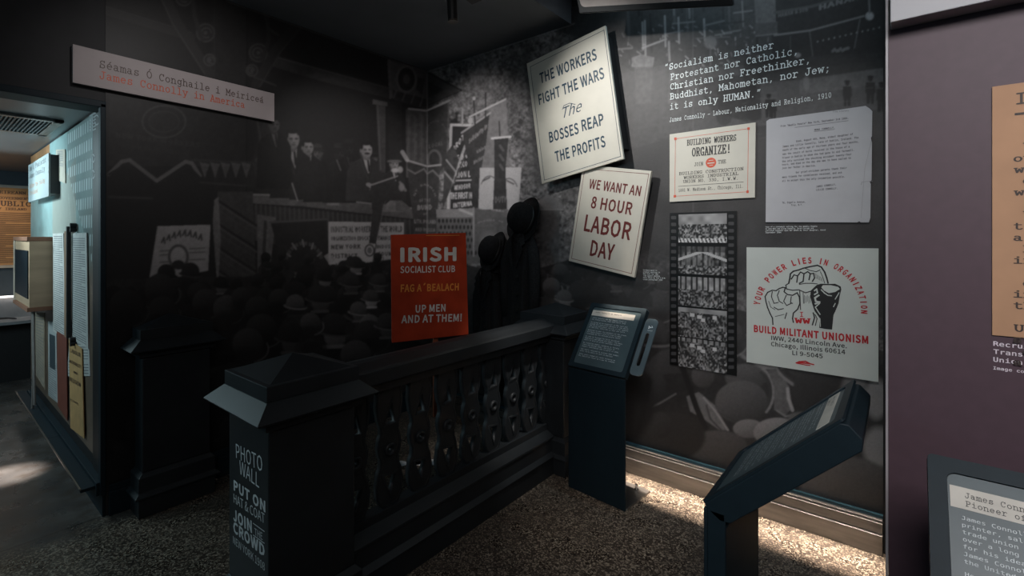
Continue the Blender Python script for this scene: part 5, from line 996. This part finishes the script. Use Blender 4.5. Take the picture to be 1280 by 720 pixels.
tracklight(at(566, 25, z=2.80), 3.0, .17, .030, (0, .06, -1), label='dark cylindrical track spotlight hanging from the low black ceiling', cat='spotlight', group='track spotlights')
c = at(600, 2, z=2.93); m = MB(); m.slab([at(578, -3, z=2.94), at(590, 6, z=2.94), at(602, 1, z=2.94), at(590, -8, z=2.94)], (0, 0, 1), .06)
r = empty('light_track', (c.x, c.y, 2.94), label='short dark end of a ceiling track beside the spotlight', cat='track'); m.obj('track_end', mat('anthracite_metal', (.05, .048, .046), .35, .6), r, bevel=.002)
# lightbox
pl_ = [at(724, 17, y=-.42), at(916, 7.5, y=-.30)]; A_, B_ = pl_; u_ = (B_ - A_).normalized(); upv = Vector((0, -.42, .9)).normalized(); nn = u_.cross(upv).normalized()
if nn.dot(CAM - A_) < 0: nn = -nn
r = empty('lightbox', ((A_ + B_) / 2)[:], label='pale rectangular screen in a dark frame hanging under the ceiling at the top edge', cat='screen')
q = lambda a, b, c_=0: A_ + u_ * a + upv * b + nn * c_
W_ = (B_ - A_).length
MB().slab([q(0, 0), q(W_, 0), q(W_, .62), q(0, .62)], -nn, .05).obj('frame', mat('lightbox_frame', (.010, .012, .014), .45), r, bevel=.006)
rr_ = [(x + W_ / 2, v + .31) for x, v in rrect(W_ - .045, .55, .025)]
MB().slab([q(x, v, .0005) for x, v in rr_], nn, .003).obj('screen', mat('pale_screen', (.42, .38, .36), .5), r)
MB().slab([q(.05, .5, -.05), q(W_ - .05, .5, -.05), q(W_ - .05, .62, -.05), q(.05, .62, -.05)], Vector((0, 0, 1)), 3.70 - q(0, .62).z + .02).obj('hanger', BLACKP, r)

# ------------------------------------------------------------------ corridor things
def wallpaper(name, px, y, m, label, cat, group=None, th=.004, lines=None, ink=None, fs=2, **kw):
    P = [at(a, b, y=y) for a, b in px]; r = empty(name, (sum(p.x for p in P) / len(P), -2.266, min(p.z for p in P)), label=label, cat=cat, group=group)
    MB().slab(P, (0, 1, 0), th).obj('sheet', m, r)
    if lines:
        k = Ink((0, y, 0), (0, -1, 0), .001); xL0, xR0, yT, yB, n = lines
        tl_, tr_, br_, bl_ = P
        for i in range(n):
            t_ = yT + (yB - yT) * i / max(1, n - 1); a = tl_ + (bl_ - tl_) * t_; b = tr_ + (br_ - tr_) * t_; a2 = a + (b - a) * xL0; b2 = a + (b - a) * (xR0 - (.25 if i % 7 == 6 else 0)); k.line([a2, b2], .0055, pix=False)
        k.obj('printed_lines', ink or BLACKINK, r)
    return r, P
G = 'papers on the corridor panel'; GP = mat('corridor_paper', (.42, .42, .40), .7); DK = mat('faint_ink', (.16, .16, .17), .7); YL = mat('yellow_paper', (.42, .25, .10), .7, var=.15); RD = mat('rust_red_cover', (.15, .04, .025), .6); BG = mat('beige_paper', (.30, .25, .19), .7)
wallpaper('paper', ((70, 187), (81, 186.5), (81.5, 229), (70, 225)), -2.272, mat('tan_paper', (.36, .32, .26), .7), 'small tan slip of paper near the top of the corridor panel', 'paper', G, lines=(.15, .8, .06, .5, 9), ink=DK)
wallpaper('newspaper_page', ((66, 292), (79, 291.5), (82, 425), (66.5, 414)), -2.274, GP, 'tall narrow newspaper column page beside the plywood display box', 'paper', G, lines=(.1, .9, .03, .97, 46), ink=DK)
wallpaper('newspaper_page', ((90, 291.5), (108, 291), (110, 436), (90, 424)), -2.274, GP, 'tall newspaper column page nearest the black edge of the corridor opening', 'paper', G, lines=(.08, .9, .05, .97, 46), ink=DK)
wallpaper('newspaper_page', ((88, 400), (110, 402), (112.5, 470), (84, 470)), -2.270, GP, 'lower newspaper sheet tucked behind the tall page and the yellow pamphlet', 'paper', G, lines=(.05, .95, .05, .95, 18), ink=DK)
r, P = wallpaper('pamphlet_cover', ((86, 424), (102, 436), (105, 548), (88, 535)), -2.278, YL, 'yellow torn pamphlet cover reading labour nationality and religion', 'pamphlet', G)
k = Ink((0, -2.278, 0), (0, -1, 0), .001)
for t, L, R, h in (('LABOUR', (88, 440), (101, 447), 5), ('NATIONALITY', (87, 453), (102, 461), 4), ('AND', (92, 466), (97, 469), 3), ('RELIGION', (87.5, 476), (101, 484), 5), ('by J. Connolly', (88, 500), (98, 506), 2.5)): k.text(t, L, R, h, bold=.02)
k.obj('lettering', BROWNINK, r)
wallpaper('pamphlet_cover', ((71, 414), (83, 421), (84, 526), (72, 507)), -2.276, RD, 'rust red narrow cover left of the yellow pamphlet', 'pamphlet', G)
r, P = wallpaper('newspaper_page', ((60, 401), (70, 403), (72, 504), (60.5, 494)), -2.272, mat('blue_grey_paper', (.32, .34, .34), .7), 'pale narrow newspaper page with a dark picture, left of the rust red cover', 'paper', G, lines=(.1, .9, .55, .98, 16), ink=DK)
k = Ink((0, -2.272, 0), (0, -1, 0), .0015); k.poly([(62, 417), (69, 420), (69, 463), (62.5, 458)]); k.obj('picture', mat('dark_picture', (.03, .045, .055), .6), r)
wallpaper('newspaper_page', ((44, 391), (55.5, 391), (56, 487), (44.5, 468)), -2.270, BG, 'beige old newspaper sheet at the far end of the corridor panel', 'paper', G, lines=(.1, .9, .05, .95, 22), ink=DK)
# wooden batten with clips between the pages
r = empty('wooden_batten', (-.85, -2.266, .8), label='thin wooden batten with black clips between the two tall newspaper pages', cat='batten')
a = at(84, 289, y=-2.29); b = at(84, 421, y=-2.29); MB().box((a.x - .03, -2.30, b.z), (a.x + .03, -2.279, a.z)).obj('strip', mat('oak', (.26, .16, .10), .5), r); MB().box((a.x + .030, -2.30, b.z), (a.x + .055, -2.279, a.z + .03)).obj('black_edge', BLACKP, r)
for py in (282, 287, 425, 430): c = at(87.5, py, y=-2.30); MB().cyl(c, c + Vector((0, .03, 0)), .016, 10).obj('clip', BLACKP, r)
# protruding title panel
yP = -2.325; P = [at(a, b, y=yP) for a, b in ((35.5, 206.5), (60.5, 191), (60.5, 241.5), (35.5, 256))]
x0, x1 = P[0].x, P[1].x; z1 = (P[0].z + P[1].z) / 2; z0 = (P[2].z + P[3].z) / 2
r = empty('title_sign', ((x0 + x1) / 2, -2.27, z0), label='small pale title panel standing off the corridor wall above the plywood box', cat='sign')
MB().box((x0, yP, z0), (x1, yP + .012, z1)).obj('board', mat('pale_blue_board', (.30, .34, .35), .5, var=.03), r, bevel=.002); MB().box((x0 + .05, yP + .012, z0 + .02), (x1 + .003, -2.267, z1 - .01)).obj('side_block', mat('dark_side', (.03, .035, .04), .5), r)
k = Ink((0, yP, 0), (0, -1, 0), .001)
for t, zz, f in (('Am a Poblacht', .82, .9), ('James Connolly', .62, .85)): k.text(t, Vector((x0 + .06, yP, z0 + (z1 - z0) * zz)), Vector((x0 + (x1 - x0) * f, yP, z0 + (z1 - z0) * zz)), .035, 'type', pix=False)
k.obj('lettering', DK, r); k = Ink((0, yP, 0), (0, -1, 0), .001)
for t, zz, f in (('Before the rising', .36, .85), ('Ireland', .18, .5)): k.text(t, Vector((x0 + .06, yP, z0 + (z1 - z0) * zz)), Vector((x0 + (x1 - x0) * f, yP, z0 + (z1 - z0) * zz)), .03, 'type', pix=False)
k.obj('lettering', mat('faded_orange', (.5, .28, .18), .6), r)['label'] = 'faded orange lower lines'
# plywood display box
xb = at(66, 340, y=-2.27).x; A_ = at(36.5, 296, x=xb); B2 = at(19, 296, y=A_.y); zt_ = 1.50; zb_ = at(36.5, 390, x=xb).z
r = empty('display_box', ((xb + B2.x) / 2, -2.27, zb_), label='plywood display box with a dark screen, projecting from the corridor panel', cat='display')
MB().box((B2.x, A_.y, zb_ + .03), (xb, -2.268, zt_ - .03)).obj('body', PLY, r, bevel=.002)
for q0 in (zt_ - .03, zb_): m = MB(); m.box((B2.x - .004, A_.y - .012, q0), (xb + .004, -2.268, q0 + .03)); m.obj('end_board', PLYEDGE, r, bevel=.002)
MB().box((B2.x + .05, A_.y - .006, zb_ + .09), (xb - .03, A_.y + .002, zt_ - .10)).obj('screen', mat('dark_glass', (.006, .012, .017), .5, spec=.15), r)
m = MB(); m.box((B2.x, A_.y - .010, zb_ + .03), (B2.x + .05, A_.y, zt_ - .03)); m.obj('front_frame', mat('light_frame', (.5, .42, .34), .5), r)
for i, (dx, en) in enumerate(((0, 0), (.05, .06))):
    c = Vector(((xb + B2.x) / 2 + dx, A_.y + .06, zb_)); o = MB().tube([c, c + Vector((.0, 0, -.2)), c + Vector((.03, 0, -.5)), c + Vector((-.02 + en, 0, -.8 + en))], .008); q_ = o.obj('cable', mat('grey_cable', (.22, .20, .19), .5)); prop(q_, ('pale cable hanging below the plywood box, left one', 'pale cable hanging below the plywood box, right one')[i], 'cable', 'cables below the display box'); recenter(q_)
# grille in the corridor ceiling
g0 = -2.0; r = empty('ceiling_grille', (-.98, -2.9, 2.2), label='long slatted ventilation grille in the corridor ceiling', cat='vent')
x0, x1, ya, yb = -1.29, -.66, -3.2, -2.33
m = MB(); m.box((x0, ya, 2.196), (x0 + .045, yb, 2.212)); m.box((x1 - .045, ya, 2.196), (x1, yb, 2.212)); m.box((x0, yb - .045, 2.196), (x1, yb, 2.212)); m.box((x0, ya, 2.196), (x1, ya + .045, 2.212)); m.obj('frame', METAL, r, bevel=.002)
MB().box((x0 + .045, ya + .045, 2.209), (x1 - .045, yb - .045, 2.2115)).obj('backing', BLACKP, r)
sm = MB().box((x0 + .045, -.0035, 2.197), (x1 - .045, .0035, 2.209)); first = None
for i in range(42):
    y = yb - .058 - i * .018
    if first is None: first = sm.obj('slat', mat('slat_paint', (.09, .12, .13), .4), r); me_ = first.data; first.location = Vector((0, y, 0)); 
    else: o = bpy.data.objects.new('slat', me_); COL.objects.link(o); o.parent = r; o.location = Vector((0, y, 0))
# proclamation poster on the far wall
X = -4.195; P = [at(a, b, x=X + .02) for a, b in ((0, 231), (38, 236), (38, 335), (0, 333))]; ye = -2.06; zt_, zb_ = 2.06, 1.165
r = empty('poster', (X, -2.45, zb_), label='old brown proclamation poster in a pale frame on the far corridor wall', cat='poster')
MB().box((X, -2.80, zb_), (X + .02, ye, zt_)).obj('frame', mat('pale_frame', (.42, .38, .33), .5), r, bevel=.002)
MB().box((X + .018, -2.775, zb_ + .03), (X + .023, ye - .02, zt_ - .03)).obj('sheet', mat('aged_brown_paper', (.46, .24, .10), .7, var=.15, scale=6), r)
k = Ink((X + .023, 0, 0), (1, 0, 0), .001)
def pt(t, y0, y1, z, h): k.text(t, Vector((X + .023, y0, z)), Vector((X + .023, y1, z)), h, 'type', pix=False, wx=.8, wy=.45)
pt('POBLACHT NA H EIREANN.', -2.74, -2.115, 1.965, .03); pt('THE PROVISIONAL GOVERNMENT', -2.72, -2.105, 1.905, .026); pt('IRISH REPUBLIC', -2.75, -2.095, 1.835, .05); pt('TO THE PEOPLE OF IRELAND', -2.70, -2.13, 1.79, .024)
for i in range(40):
    z = 1.76 - i * .0138; k.line([(X + .023, -2.76, z), (X + .023, -2.09 - (.2 if i % 9 == 8 else 0), z)], .0058, pix=False)
k.obj('lettering', BROWNINK, r)
# desk with a lit edge below the poster
r = empty('display_desk', (-3.9, -2.6, 0), label='grey display desk with a bright edge under the brown poster', cat='desk')
MB().box((-4.19, -3.4, .60), (-3.75, -1.9, .63)).obj('desk_top', mat('desk_grey', (.24, .24, .25), .4), r); MB().box((-4.19, -3.4, .63), (-4.10, -1.9, .86)).obj('back_panel', mat('desk_grey', (.24, .24, .25), .4), r)
MB().box((-4.10, -3.4, .855), (-4.05, -1.9, .87)).obj('lit_edge', mat('lit_strip', (.8, .8, .8), .4, emit=(1, .93, .85, 1.2)), r); MB().box((-4.15, -3.3, 0), (-3.85, -2.0, .60)).obj('cabinet', BLACKP, r)
m = MB(); p0 = Vector((-3.95, -2.45, .64)); m.tube([p0 + Vector((.05 * math.cos(a), .22 * math.sin(a * 1.0) , .004 + .008 * math.sin(a * 3))) for a in [i * .4 for i in range(15)]], .006); o = m.obj('headphone_cable', BLACKP); prop(o, 'dark coiled cable lying on the grey corridor desk', 'cable'); recenter(o)
